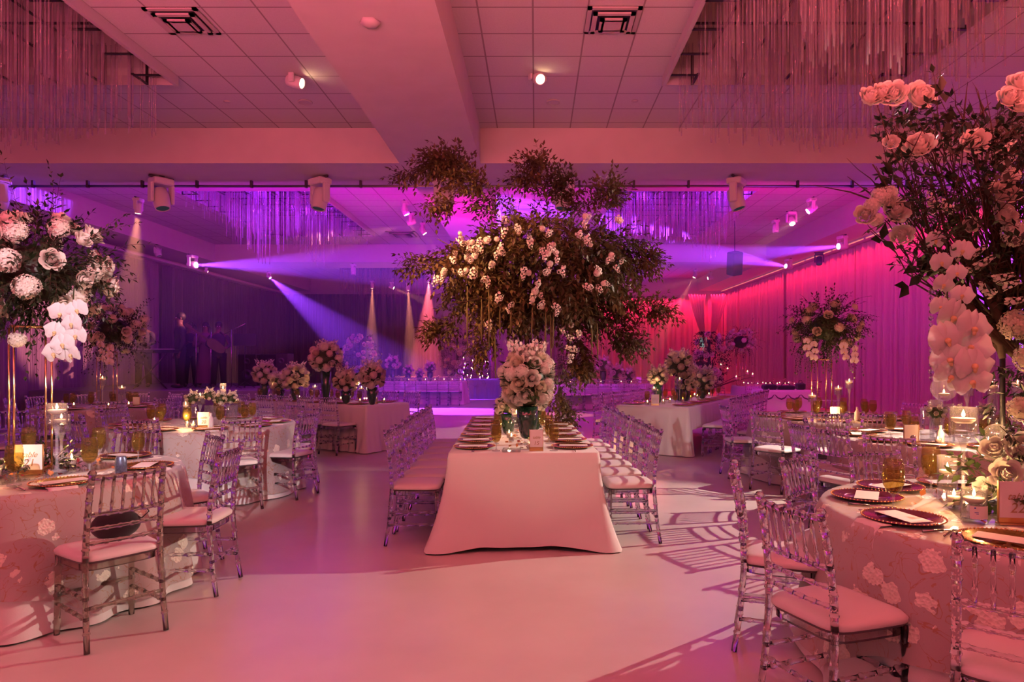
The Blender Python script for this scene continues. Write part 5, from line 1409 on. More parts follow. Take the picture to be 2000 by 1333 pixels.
def plume(pts, wid, n, ll=.075):
    for i in range(int(n * 2.8)):
        t = rnd.random() ** .9 * (len(pts) - 1); k = min(int(t), len(pts) - 2); f = t - k
        p = pts[k].lerp(pts[k + 1], f); d = (pts[k + 1] - pts[k]).normalized(); w = wid * (1 - .65 * t / (len(pts) - 1))
        o = Vector((rnd.gauss(0, 1), rnd.gauss(0, 1), rnd.gauss(0, 1))).normalized()
        sprig(mb, p + o * w * rnd.random(), d + o * .9, rnd.uniform(.13, .24), 6, ll, ll * .48, rnd, .15)
plume([loc_(985, 430), loc_(930, 385), loc_(900, 345), loc_(878, 315), loc_(850, 318)], .2, 120)
plume([loc_(860, 322), loc_(825, 325), loc_(785, 345)], .05, 14)
plume([loc_(895, 395), loc_(850, 405)], .08, 14)
plume([loc_(1075, 440), loc_(1065, 385), loc_(1058, 345), loc_(1050, 325)], .16, 44)
plume([loc_(1045, 330), loc_(1015, 345)], .05, 10)
plume([loc_(1120, 430), loc_(1125, 380), loc_(1100, 360)], .1, 24)
plume([loc_(1150, 430), loc_(1180, 390), loc_(1195, 365)], .14, 34)
plume([loc_(1190, 460), loc_(1235, 490), loc_(1270, 510)], .2, 50)
plume([loc_(1180, 580), loc_(1240, 605), loc_(1295, 608)], .17, 46)
plume([loc_(1150, 600), loc_(1200, 650), loc_(1238, 672)], .18, 46)
plume([loc_(910, 500), loc_(860, 505), loc_(805, 520)], .12, 26)
plume([loc_(900, 610), loc_(870, 640), loc_(850, 645)], .12, 26)
plume([loc_(1110, 630), loc_(1140, 690), loc_(1135, 720)], .14, 40)
plume([loc_(980, 620), loc_(950, 660), loc_(935, 690)], .12, 26)
plume([loc_(1095, 720, .4), loc_(1090, 790, .5), loc_(1112, 815, .5)], .12, 34)
mb.build('foliage', ['leaf_canopy', 'bark'], r)
# hanging amaranth strands
for px, y0, y1, dy in ((913, 560, 682, -.75), (941, 585, 668, -.8), (955, 560, 684, -.85), (966, 640, 740, -.7), (977, 600, 665, -.9), (998, 610, 652, -.9), (1066, 610, 690, -.85), (1075, 615, 700, -.8), (1081, 610, 680, -.8), (1155, 620, 695, -.6), (1166, 630, 705, -.5), (1040, 600, 660, -.9)):
    b = MB(); a = loc_(px, y0, dy); c = loc_(px + rnd.uniform(-2, 2), y1, dy); n = 18
    pts = [a.lerp(c, k / n) + Vector((rnd.uniform(-.003, .003), 0, 0)) for k in range(n + 1)]
    b.tube(pts, [.004 + .007 * sin(pi * k / n) * (1 if k % 2 else .7) for k in range(n + 1)], 6); b.build('hanging_strand', 'amaranth', r)
# blossoms: clusters of white florets where the photo shows them
for px, py, s in ((905, 462, 2), (918, 475, 3), (930, 490, 3), (915, 500, 2), (945, 467, 2), (976, 478, 2), (975, 500, 1), (958, 508, 2), (925, 530, 1), (905, 530, 2), (870, 530, 2), (855, 545, 1), (1027, 480, 1), (1068, 445, 2), (1080, 475, 2), (1062, 495, 2), (1085, 500, 3), (1075, 525, 3), (1093, 530, 2), (1024, 532, 2), (1050, 560, 2), (1048, 585, 2), (1060, 600, 2), (1090, 598, 1), (975, 582, 2), (1145, 430, 2), (1150, 470, 2), (1137, 462, 1), (1195, 505, 2), (1207, 520, 1), (1165, 535, 2), (1175, 552, 2), (1145, 565, 1), (1125, 645, 2), (1105, 650, 1), (1118, 680, 1), (1112, 700, 1), (985, 440, 1), (1010, 455, 1), (960, 625, 1), (1205, 427, 2), (890, 505, 1), (950, 540, 1), (1000, 600, 1)):
    x_ = (px - 1035) / 230; z_ = (520 - py) / 140; dy = -RY * sqrt(max(.12, 1 - min(1, x_ * x_ + z_ * z_))) - .12
    for k in range(s + 1):
        bloom('hydrangea' if k % 3 == 2 else 'stock_flower', r, loc_(px + rnd.uniform(-9, 9), py + rnd.uniform(-12, 12), dy - .06 + rnd.uniform(-.03, .06)), (rnd.uniform(-.5, .5), -1, rnd.uniform(-1.3, .4)), rnd.uniform(.3, .5) * (1 if k % 3 == 2 else 1.9), rnd.random() * 6)
SP_N = len(mb.v)

# ------------------------------------------------------------------ tall branch arrangement, right front
rnd = random.Random(77); bx, by, bz = 2.34, 3.42, TH + .016
r = arr_root('branch_arrangement', (bx, by, bz), 'towering bare branches with white roses and orchids at the right edge', 'flower arrangement')
def L2(px, py, d=3.4): return P(px, py, d) - Vector((bx, by, bz))
MB().tube([(0, 0, 0), (0, 0, .95)], .013, 10).build('pole', 'metal_black', r)
MB().lathe([(.14, 0), (.14, .01), (.02, .016)], 20).build('base_plate', 'metal_black', r)
mb = MB(); top = Vector((0, 0, .62))
for i in range(85):
    tx = rnd.uniform(1705, 2160); ty = rnd.uniform(170, 520) if tx > 1800 else rnd.uniform(190, 470)
    tgt = L2(tx, ty, 3.4 + rnd.uniform(-.35, .4)); st = L2(1955 + rnd.uniform(-30, 40), rnd.uniform(560, 700), 3.42)
    n = 7; pts = []
    for k in range(n + 1):
        t = k / n; p = st.lerp(tgt, t) + Vector((rnd.uniform(-.03, .03), rnd.uniform(-.03, .03), .12 * sin(pi * t) * (-1 if tx < 1850 else .2) + rnd.uniform(-.02, .02))); pts.append(p)
    mb.tube(pts, [.009 * (1 - .8 * k / n) for k in range(n + 1)], 5)
    for q in range(3):
        k = rnd.randrange(2, n); d = (pts[k + 1] - pts[k]).normalized() + Vector((rnd.uniform(-.8, .8), rnd.uniform(-.5, .5), rnd.uniform(-.2, .8))); e = [pts[k]]
        for s in range(4): e.append(e[-1] + d.normalized() * rnd.uniform(.04, .09) + Vector((rnd.uniform(-.015, .015), 0, rnd.uniform(-.01, .015))))
        mb.tube(e, [.0045, .004, .003, .002, .001], 4)
for a, b_ in (((1730, 400), (1590, 362)), ((1740, 420), (1655, 345)), ((1720, 200), (1700, 140)), ((1740, 215), (1728, 150)), ((1880, 260), (1890, 160)), ((1925, 240), (1905, 170)), ((1900, 250), (1935, 200))):
    p0 = L2(*a); p1 = L2(*b_); mb.tube([p0, p0.lerp(p1, .5) + Vector((0, 0, .015)), p1], [.005, .004, .0015], 5)
# two thick branches that sweep from the upper left to the pole
for pts_ in (((1850, 540), (1885, 590), (1930, 640), (1985, 700)), ((1800, 470), (1860, 560), (1935, 655), (2010, 720)), ((1870, 420), (1900, 520), (1945, 610), (1958, 700))):
    q = [L2(a, b_, 3.3) for a, b_ in pts_]; mb.tube(q, [.014, .017, .019, .016], 8)
mb.build('branches', 'bark', r)
mb = MB()
for i in range(560):
    tx = rnd.uniform(1735, 2130); ty = rnd.uniform(220, 560)
    if tx < 1780 and ty > 430: continue
    p = L2(tx, ty, 3.4 + rnd.uniform(-.4, .4)); d = Vector((rnd.uniform(-1, 1), rnd.uniform(-1, .4), rnd.uniform(-.4, 1)))
    sprig(mb, p, d, rnd.uniform(.08, .18), 5, .055, .028, rnd, .2)
for i in range(200):
    tx = rnd.uniform(1935, 2120); ty = rnd.uniform(560, 860); p = L2(tx, ty, 3.4 + rnd.uniform(-.3, .3)); sprig(mb, p, (rnd.uniform(-1, .6), -.6, rnd.uniform(-.7, .5)), rnd.uniform(.1, .2), 6, .05, .022, rnd, .4)
for (px, py) in ((1840, 180), (1760, 290), (1745, 340), (1735, 365), (1855, 240), (1860, 445), (1722, 470), (1790, 520), (1775, 560)):
    for k in range(3): leaf(mb, L2(px, py, 3.2), Vector((rnd.uniform(-1, .4), -.3, rnd.uniform(-.8, .8))), Vector((0, -1, .3)), .085, .045)
mb.build('foliage', ['leaf_dark', 'bark'], r)
for px, py, s in ((1700, 190, .9), (1722, 182, .8), (1745, 184, 1.05), (1797, 188, 1.15), (1995, 162, 1.), (1973, 190, .95), (1995, 205, .9), (1795, 285, 1.15), (1740, 278, .6), (1905, 277, 1.), (1962, 376, 1.1), (1962, 420, 1.0), (1750, 412, 1.), (1762, 460, .85), (1690, 420, .8), (1895, 440, .6), (2030, 260, 1.), (2060, 340, 1.)):
    bloom('rose', r, L2(px, py, 3.15), (rnd.uniform(-.5, .3), -.8, rnd.uniform(.1, .6)), s * 1.05, rnd.random() * 6)
for px, py, s in ((1720, 385, .6), (1738, 378, .5), (1703, 402, .5), (1712, 430, .45), (1985, 455, .85), (1975, 345, .55), (1985, 635, .95), (1995, 800, .8), (2010, 700, .9)):
    bloom('cream_hydrangea' if py > 600 else 'hydrangea', r, L2(px, py, 3.15), (-.1, -1, .2), s * 1.0, rnd.random() * 6)
for px, py in ((1815, 400), (1838, 400), (1850, 410), (1830, 560), (1850, 575), (1862, 505), (1880, 530), (1910, 560), (1925, 575), (1940, 545), (1955, 560), (1965, 590), (1950, 300), (1960, 320), (1890, 500), (1905, 520)):
    bloom('stock_flower', r, L2(px + 6, py, 3.1), (rnd.uniform(-.8, .8), -.5, rnd.uniform(-.5, .8)), .55)
orchid_spray(r, L2(1850, 470, 3.05), 8, rnd, .9, (-.15, -1, 0), .08, .095)
for i, (px, py) in enumerate(((1862, 618), (1902, 640), (1848, 662), (1898, 676), (1852, 700), (1902, 712), (1858, 734), (1898, 744))):
    bloom('orchid', r, L2(px, py, 3.0 - .012 * (i % 3)), (rnd.uniform(-.4, .3), -1, rnd.uniform(-.3, .15)), 1.62 * rnd.uniform(.9, 1.06), rnd.uniform(-.5, .5))
mb = MB(); mb.tube([L2(1880, 560, 3.04), L2(1872, 640, 3.03), L2(1876, 745, 3.03)], .004, 5); mb.build('orchid_stem', 'leaf_mid', r)
# bead strand
mb = MB()
for k in range(14): mb.sphere(tuple(L2(1818, 570 + k * 13, 3.1)), .0085 if k % 2 else .011, 10, 7)
mb.tube([L2(1818, 565, 3.1), L2(1818, 745, 3.1)], .0012, 4); mb.build('bead_strand', 'crystal', r)
# collar of flowers on the table around the pole
rr_ = arr_root('flower_bunch', (2.27, 3.2, TH + .016), 'dark leaved bunch with white roses around the pole foot behind sign 22', 'flowers')
mb = MB(); foliage_ball(rnd, (0, 0, .14), .19, 60, .14, 5, .07, .038, mb, zs=.7, droop=.2); mb.build('leaves', ['leaf_mid', 'bark'], rr_)
for (x_, y_, z_, s) in ((-.13, -.1, .2, 1.1), (.02, -.16, .24, 1.1), (-.02, -.05, .31, 1.3), (-.1, .02, .3, 1.0), (.1, -.1, .32, 1.2), (-.17, -.02, .12, .9), (.14, -.15, .16, 1.)):
    bloom('rose', rr_, (x_, y_, z_), (x_, y_ - .1, .1), s * 1.1, rnd.random() * 6)
rr_ = arr_root('flower_bunch', (-3.28, 4.5, TH + .016), 'low dark leaves around the candle stems, left front table', 'flowers')
mb = MB(); foliage_ball(rnd, (0, 0, .05), .2, 60, .12, 5, .05, .022, mb, zs=.3, droop=.2); mb.build('leaves', ['leaf_dark', 'bark'], rr_)
# ------------------------------------------------------------------ far half of the hall
def far_table(cx, cy, L, W, rz, label, top='linen', h=TH):
    rect_table(cx, cy, rz, L, W, h, 'table under the ' + ' '.join(label.split()[:12]))
    return rect_cloth(cx, cy, rz, L, W, h, label, int(cx * 7) % 50, .06, .03, folds=int(L * 9), corner=.06)
far_table(-3.85, 23.2, 2.9, 1., -.06, 'violet lit white cloth on the far long table left of the dance floor')
far_table(2.15, 20.9, 3.1, 1., .06, 'violet lit white cloth on the far long table right of the dance floor')
k = 0
for (cx, cy, L, rz, nm, n) in ((-3.85, 23.2, 2.9, -.06, 'left', 8), (2.15, 20.9, 3.1, .06, 'right', 8)):
    for i in range(n):
        u = -L / 2 + .2 + i * (L - .4) / (n - 1)
        for s in (-1, 1):
            x, y = cx + cos(rz) * u - s * sin(rz) * .75, cy + sin(rz) * u + s * .75
            CHF.put((x, y, 0), rz + (0 if s < 0 else pi), '%s clear chair from the left, %s side of the far long table at %s' % (ORD[i], 'near' if s < 0 else 'far', nm), 'clear chairs at the far long table, ' + nm)
    for i in range(10):
        u = -L / 2 + .15 + i * (L - .3) / 9
        VOTF.put((cx + u, cy + sin(rz) * u + R.uniform(-.2, .2), TH + .002), 0, '%s tiny candle from the left on the far long table at %s' % (ORD[i], nm), 'tiny candles on the far long table, ' + nm, scale=1.15)
def far_bunch(px, py, rp, d, label, kinds, vz=TH, group=None, seed=0):
    p = P(px, py, d); rad = rp * d / F; zb = max(vz + .1, p.z - rad * .9)
    trumpet_vase((p.x, p.y, vz + .001), zb - vz, .1, .055, 'dark vase holding the ' + label, 0, group and 'dark vases on the far tables')
    bunch((p.x, p.y, zb - .03), rad, rad * 1.7, label, 200 + seed, kinds, 14, 3, group, leaves=20)
for i, (px, py, rp, l) in enumerate(((767, 706, 17, 'tallest dim bunch on the far left long table'), (797, 720, 12, 'dim bunch in the middle of the far left long table'), (820, 726, 10, 'smallest dim bunch on the far left long table'), (840, 715, 13, 'dim bunch at the right of the far left long table'))):
    far_bunch(px, py, rp, 23.2, l, PK, seed=i)
for i, (px, py, rp, l) in enumerate(((1122, 727, 11, 'leftmost bunch on the far right long table'), (1147, 724, 13, 'second bunch on the far right long table'), (1178, 708, 18, 'tallest bunch on the far right long table'), (1203, 724, 18, 'fourth bunch on the far right long table'), (1229, 727, 13, 'rightmost bunch on the far right long table'))):
    far_bunch(px, py, rp, 20.9, l, ('hydrangea', 'rose', 'pink_rose'), seed=10 + i)
sign(.16, .22, '', P(1246, 748, 20.8).x, 20.6, 0, 'white card at the right end of the far right long table', TH)
# dark table with hovering candles in the middle background
far_table(-1.9, 26.5, 2.6, .9, 0, 'dark shadowed cloth on the couple\'s table at the end of the aisle').data.materials[0] = MATS['curtain_dark']  # dark material stands in for the shade on this cloth
r = empty('candle_tree', (-1.75, 26.3, 0), cat='candelabra', label='black branching stand of many small candles at the end of the aisle')
rnd = random.Random(5)
mb = MB(); mb.tube([(0, 0, 0), (0, 0, 1.9)], .02, 8)
pts = []
for i in range(26):
    px, py = rnd.uniform(905, 955), rnd.uniform(700, 745)
    q = P(px, py, 26.3 + rnd.uniform(-.5, .5)) - Vector((-1.75, 26.3, 0)); pts.append(q); mb.tube([(0, 0, max(.8, q.z - .5)), (q.x * .6, q.y * .6, q.z - .22), tuple(q - Vector((0, 0, .03)))], [.012, .009, .006], 5)
mb.lathe([(.25, 0), (.25, .02), (.03, .04)], 16); mb.build('branches', 'metal_black', r)
for q in pts:
    b = MB(); b.lathe([(.02, -.03), (.022, .04), (0, .04)], 8, 0); b.lathe([(.004, .045), (.012, .055), (0, .09)], 6, 1); o = b.build('candle', ['wax', 'flame'], r); o.location = q
for i, (px, py, rp, l) in enumerate(((745, 712, 18, 'dim violet bunch above the far left table corner'),)):
    pass
# dim flower columns
def flower_column(px, y0, y1, d, w_, label, seed, kinds=('pink_rose', 'rose'), n=40, leafm='leaf_dark'):
    rnd = random.Random(seed); base = P(px, 703, d); r = arr_root('flower_column', (base.x, d, 0), label)
    top = P(px, y0, d).z; bot = P(px, y1, d).z
    MB().tube([(0, 0, 0), (0, 0, top - .2)], .04, 8).build('pole', 'metal_black', r)
    mb = MB()
    for i in range(210):
        a = rnd.random() * 6.28; z = rnd.uniform(bot, top); q = w_ * (.5 + .5 * sin(pi * (z - bot) / (top - bot))); d_ = Vector((cos(a), sin(a), rnd.uniform(-.5, .7)))
        sprig(mb, Vector((d_.x * q * .5, d_.y * q * .5, z)), d_, q * .55, 6, .1, .05, rnd, .3)
    mb.build('foliage', [leafm, 'bark'], r)
    for i in range(n):
        a = rnd.uniform(pi, 2 * pi); z = rnd.uniform(bot, top); q = w_ * (.5 + .5 * sin(pi * (z - bot) / (top - bot))) * .8
        bloom(kinds[i % 2], r, (q * cos(a), q * sin(a), z), (cos(a), sin(a), .3), 1.7 * rnd.uniform(.7, 1.2), rnd.random() * 6)
flower_column(703, 655, 735, 24.5, .75, 'dim pink flower column between the far left bunches', 3)
flower_column(893, 655, 740, 27.5, .7, 'violet hazed flower column behind the far left table', 4)
flower_column(1385, 650, 752, 19.0, .55, 'dark leafy column beside the doorway in the far right corner', 5, n=26)
flower_column(1115, 652, 745, 24.0, .5, 'dim flower column lit red right of the aisle', 6, n=30)
# far right round table with its own bouquet
round_cloth('tablecloth', 6.6, 19.5, .95, TH, 14, .045, .1, 'linen', 81, 'dim white cloth on the far right round table', nn=120)
round_table(6.6, 19.5, .93, TH, 'wooden round table under the far right dim cloth')
gold_stand(5.85, 19.4, TH + .005, 1.65, .13, 'thin stand carrying the far right bouquet', 0, pr=.009)
r2, rnd2 = tall_bouquet((5.8, 19.3, 2.02), .46, 'tall bouquet with bright top flowers in the far right corner', 15, 26, 5, trailing=12, sprigs=90)
for i in range(12):
    VOTF.put((5.9 + (i % 6) * .27 + R.uniform(-.05, .05), 19.0 + (i // 6) * .5 + R.uniform(-.1, .1), TH + (.005 if i % 3 else .005)), 0, '%s tiny candle on the far right round table' % ORD[i], 'tiny candles on the far right round table', scale=1.2)
for i in range(8):
    t = 2 * pi * i / 8 + .2; x, y = 6.6 + 1.2 * cos(t), 19.5 + 1.2 * sin(t); CHF.put((x, y, 0), t + pi / 2, '%s clear chair around the far right round table' % ORD[i], 'clear chairs around the far right round table')
r = empty('candle_tree', (4.9, 18.9, 0), cat='candelabra', label='thin black stand with small candles left of the far right bouquet')
mb = MB(); mb.tube([(0, 0, 0), (0, 0, 1.5)], .016, 8); cps = [P(px, py, 18.9) - Vector((4.9, 18.9, 0)) for px, py in ((1385, 727), (1395, 725), (1408, 717), (1421, 724), (1438, 740), (1460, 730), (1470, 735), (1386, 741))]
for q in cps: mb.tube([(0, 0, max(.7, q.z - .4)), (q.x * .6, 0, q.z - .12), tuple(q - Vector((0, 0, .03)))], [.01, .008, .005], 5)
mb.build('branches', 'metal_black', r)
for q in cps:
    b = MB(); b.lathe([(.03, -.03), (.035, .04), (0, .04)], 8, 0); b.lathe([(.004, .045), (.015, .055), (0, .09)], 6, 1); o = b.build('candle', ['wax', 'flame'], r); o.location = q
# buffet with swag cloth and dark things on top
far_table(5.75, 16.0, 1.15, .7, 0, 'patterned swag cloth on the small buffet against the right curtains', h=.8)
pbr('swag_dark', (.1, .06, .09), .7)
mb = MB()
for k in range(4):
    x = -.45 + k * .3; pts = [(x - .14, -.44, .7), (x - .08, -.45, .63), (x, -.455, .60), (x + .08, -.45, .63), (x + .14, -.44, .7)]; mb.tube(pts, [.008, .016, .02, .016, .008], 6)
mb.build('swag_trim', 'swag_dark', loc=(5.75, 16.0, 0), label='dark swag trim looping along the front of the small buffet', cat='trim')
for i, (dx, w_, h_, l) in enumerate(((-.3, .16, .12, 'black leather bag lying left on the small buffet'), (.08, .2, .1, 'long black case lying right on the small buffet'), (.42, .09, .16, 'small black upright case at the right end of the buffet'))):
    r = empty('equipment_bag', (5.75 + dx, 15.9, .802), cat='bag', label=l); b = MB(); b.bbox(-w_, w_, -.12, .12, 0, h_, .03); b.build('body', 'velvet_black', r)
    MB().tube([(-w_ * .5, 0, h_), (-w_ * .3, 0, h_ + .05), (w_ * .3, 0, h_ + .05), (w_ * .5, 0, h_)], .009, 6).build('handle', 'velvet_black', r)
# lit sign-like box seen through the doorway gap
MB().box(7.75, 8.05, YC - .1, YC - .06, 2.1, 2.55).tube([(7.9, YC - .08, 0), (7.9, YC - .08, 2.1)], .012, 6).build('lit_panel', emis('panel_glow', (.5, .75, .7), .6), label='small pale greenish lit panel in the doorway gap', cat='lit panel')

# ---- stage with band
MB().bbox(-11.6, -5.2, 15.6, 20.5, 0, .8, .02).build('stage_platform', 'plaster_dark', label='dark low stage platform for the band at left', cat='stage')
SZ = .8
def person(px, d, h, label, yaw=0, top='cloth_dark', bottom='cloth_black', arms='hold', z0=SZ, long_hair=False, dress=False):
    x = (px - CX) * d / F; r = empty('person', (x, d, z0), yaw, cat='person', label=label)
    k = h / 1.8
    J = {}
    V = [(0, 0, .96), (0, .0, 1.12), (0, .01, 1.32), (0, .0, 1.47), (0, -.01, 1.54), (0, -.01, 1.64), (0, 0, 1.73)]
    E = [(i, i + 1) for i in range(6)]; RD = [(.15, .11), (.135, .1), (.165, .11), (.09, .08), (.055, .055), (.078, .09), (.062, .07)]
    def add(pts, rads, root):
        i0 = root
        for p, q in zip(pts, rads): V.append(p); RD.append(q if hasattr(q, '__len__') else (q, q)); E.append((i0, len(V) - 1)); i0 = len(V) - 1
        return i0
    for s in (-1, 1):
        add([(s * .1, 0, .86), (s * .12, -.01, .48), (s * .13, .02, .1), (s * .14, -.12, .04)], [.095, .06, .045, .04], 0)
        if arms == 'hold': add([(s * .19, .0, 1.42), (s * .27, .02, 1.15), (s * .14, -.22, 1.18), (s * .06, -.28, 1.24)], [.06, .045, .035, .03], 2 if 0 else 3)
        elif arms == 'down': add([(s * .2, 0, 1.42), (s * .26, .02, 1.12), (s * .25, -.06, .88), (s * .25, -.08, .78)], [.06, .045, .035, .03], 3)
        else: add([(s * .19, .0, 1.42), (s * .27, -.04, 1.17), (s * .2, -.28, 1.1), (s * .17, -.36, 1.08)], [.06, .045, .035, .03], 3)
    me = bpy.data.meshes.new('body'); me.from_pydata([(a * k, b * k, c * k) for a, b, c in V], E, []); me.update()
    o = bpy.data.objects.new('body', me); COL.objects.link(o); o.parent = r
    m_ = o.modifiers.new('skin', 'SKIN'); sv = me.skin_vertices[0].data if me.skin_vertices else None
    if sv is None:
        bpy.context.view_layer.objects.active = o; me.attributes
    for i, q in enumerate(RD): me.skin_vertices[0].data[i].radius = (q[0] * k, q[1] * k)
    me.skin_vertices[0].data[0].use_root = True
    s_ = o.modifiers.new('sub', 'SUBSURF'); s_.levels = 2; s_.render_levels = 2
    me.materials.append(MATS['skin_dark'])
    # clothing: jacket shell and trousers / skirt
    def shell(name, rings, mat):
        b = MB(); n = 18; vs_ = []; fs = []
        for (z, rx, ry, yo) in rings:
            for j in range(n): vs_.append((rx * cos(2 * pi * j / n) * k, (ry * sin(2 * pi * j / n) + yo) * k, z * k))
        for i in range(len(rings) - 1):
            for j in range(n): fs.append((i * n + j, i * n + (j + 1) % n, (i + 1) * n + (j + 1) % n, (i + 1) * n + j))
        b.add(vs_, fs); return b.build(name, mat, r)
    shell('jacket', [(.86, .175, .13, 0), (1.0, .17, .125, 0), (1.15, .155, .12, 0), (1.35, .195, .13, 0), (1.45, .17, .11, 0), (1.5, .08, .075, 0)], top)
    for s in (-1, 1):
        b = MB(); ap = {'hold': [(s * .17, 0, 1.43), (s * .22, .0, 1.38), (s * .275, .02, 1.15), (s * .2, -.12, 1.16), (s * .13, -.22, 1.185)], 'down': [(s * .17, 0, 1.44), (s * .22, 0, 1.38), (s * .265, .02, 1.12), (s * .25, -.06, .88)], 'play': [(s * .17, 0, 1.43), (s * .22, 0, 1.37), (s * .275, -.04, 1.17), (s * .2, -.28, 1.1)]}[arms]
        b.tube([tuple(c * k for c in p) for p in ap], [.06 * k, .068 * k] + [.055 * k] * (len(ap) - 3) + [.042 * k], 10); b.build('sleeve', top, r)
    if dress: shell('skirt', [(.12, .27, .24, 0), (.5, .23, .19, 0), (.9, .17, .13, 0), (1.02, .16, .12, 0)], bottom)
    else:
        for s in (-1, 1):
            b = MB(); b.tube([(s * .09 * k, 0, .95 * k), (s * .11 * k, 0, .5 * k), (s * .13 * k, .02 * k, .07 * k)], [.115 * k, .085 * k, .07 * k], 12); b.build('trouser_leg', bottom, r)
            b = MB(); b.sphere((s * .135 * k, -.07 * k, .04 * k), .06 * k, 10, 6, sc=(.8, 2., .65)); b.build('shoe', 'cloth_black', r)
    b = MB(); b.sphere((0, .022 * k, 1.72 * k), .108 * k, 14, 9, sc=(.88, .98, .98))
    if long_hair: b.sphere((0, .06 * k, 1.6 * k), .1 * k, 12, 8, sc=(1, .7, 1.5))
    o = b.build('hair', 'hair_dark', r)
    # face
    b = MB(); b.sphere((0, -.105 * k, 1.66 * k), .016 * k, 8, 6, sc=(.8, 1.2, 1.4)); b.build('nose', 'skin_dark', r)
    for s in (-1, 1):
        MB().sphere((s * .03 * k, -.09 * k, 1.685 * k), .009 * k, 8, 5).build('eye', 'vinyl_white', r); MB().sphere((s * .082 * k, 0, 1.67 * k), .02 * k, 8, 6, sc=(.5, 1, 1.4)).build('ear', 'skin_dark', r)
    b = MB(); b.sphere((0, -.092 * k, 1.625 * k), .02 * k, 8, 5, sc=(1.2, .4, .35)); b.build('mouth', 'cloth_dark', r)
    # hands
    hp = {'hold': (.06, -.28, 1.24), 'down': (.25, -.08, .78), 'play': (.17, -.36, 1.08)}[arms]
    for s in (-1, 1):
        b = MB(); c = Vector((s * hp[0], hp[1], hp[2])) * k; dd = Vector((0, -.3, -1)).normalized() if arms == 'down' else Vector((-s * .5, -.8, .1)).normalized()
        b.sphere(tuple(c), .035 * k, 10, 6, sc=(.9, .9, 1))
        u, w_ = frame_of(dd)
        for f in range(4):
            st = c + u * (f - 1.5) * .016 * k + dd * .025 * k; L = (.055, .065, .062, .048)[f] * k
            b.tube([st, st + dd * L * .5, st + dd * L * .8 + w_ * L * .3, st + dd * L * .9 + w_ * L * .5], [.0085 * k, .008 * k, .007 * k, .005 * k], 6)
        st = c + u * .035 * k * s; b.tube([st - dd * .01, st + u * s * .015 * k + dd * .02 * k, st + dd * .05 * k], [.01 * k, .009 * k, .006 * k], 6)
        b.build('hand', 'skin_dark', r)
    return r
pbr('skin_dark', (.10, .055, .04), .6); pbr('cloth_dark', (.03, .025, .035), .85); pbr('cloth_black', (.012, .012, .016), .85); pbr('hair_dark', (.012, .01, .01), .6); pbr('cloth_plum', (.10, .04, .08), .8)
person(352, 17.0, 1.86, 'tall man in a dark suit standing at the left of the band', -.9, arms='down')
person(372, 17.6, 1.66, 'shorter band member half behind the tall man', .5, arms='hold')
person(401, 17.2, 1.64, 'singer with hair up standing at a microphone', .3, top='cloth_plum', bottom='cloth_plum', long_hair=True, dress=True)
person(427, 16.8, 1.62, 'musician in black holding a guitar, right of the singer', .4, arms='play')
person(280, 17.5, 1.75, 'dim figure behind the keyboard at the left of the stage', .2, arms='play')
person(1370, 22.5, 1.72, 'dark haired guest standing by the doorway in the far right corner', 2.6, arms='down', z0=0)
def mic(px, d, h, label, boom=True):
    x = (px - CX) * d / F; r = empty('microphone_stand', (x, d, SZ), cat='microphone stand', label=label)
    for k in range(3):
        a = k * 2.094; MB().tube([(0, 0, .12), (.25 * cos(a), .25 * sin(a), .01)], .008, 6).build('leg', 'metal_black', r)
    MB().tube([(0, 0, .05), (0, 0, h)], .009, 8).build('pole', 'silver_dark', r)
    if boom: MB().tube([(-.25, .1, h - .12), (.38, -.12, h + .14)], .007, 6).build('boom', 'silver_dark', r); e = Vector((-.25, .1, h - .12))
    else: e = Vector((0, 0, h))
    MB().tube([e, e + Vector((0, -.1, .04))], [.011, .016], 8).sphere(tuple(e + Vector((0, -.12, .05))), .026, 10, 6).build('microphone', 'metal_black', r)
mic(383, 16.6, 1.5, 'microphone stand in front of the shorter band member', False); mic(412, 16.4, 1.45, 'microphone stand between the singer and the guitar player', False); mic(452, 16.4, 1.42, 'boom microphone stand right of the guitar player')
# guitar
x = (424 - CX) * 16.45 / F; r = empty('guitar', (x, 16.45, SZ + 1.02), cat='guitar', label='dark guitar held by the musician in black'); r.rotation_euler = (.1, -.9, .2)
b = MB(); n = 24; vs_ = []
for yy in (-.04, .04):
    for j in range(n):
        a = 2 * pi * j / n; q = .17 + .035 * cos(2 * a) + .02 * cos(a); vs_.append((q * sin(a) * .85, yy, q * cos(a) * 1.15))
b.add(vs_, [(j, (j + 1) % n, n + (j + 1) % n, n + j) for j in range(n)] + [tuple(range(n)), tuple(range(2 * n - 1, n - 1, -1))], False); b.build('body', 'wood_dark', r)
b = MB(); b.box(-.025, .025, -.045, -.02, .15, .72); b.box(-.04, .04, -.045, -.02, .72, .86); b.build('neck', 'wood_dark', r)
# keyboard on a stand
x = (300 - CX) * 16.5 / F; r = empty('keyboard', (x, 16.5, SZ), cat='keyboard', label='keyboard on a stand at the left of the band')
b = MB(); b.bbox(-.55, .55, -.15, .15, .86, .95, .01); b.build('body', 'metal_black', r); b = MB(); b.box(-.5, .5, -.13, .02, .95, .958); b.build('keys', 'vinyl_white', r)
for s in (-1, 1): MB().tube([(-.4 * s, -.15, 0), (.4 * s, -.15 + .02 * s, .86)], .016, 8).build('leg', 'metal_black', r)
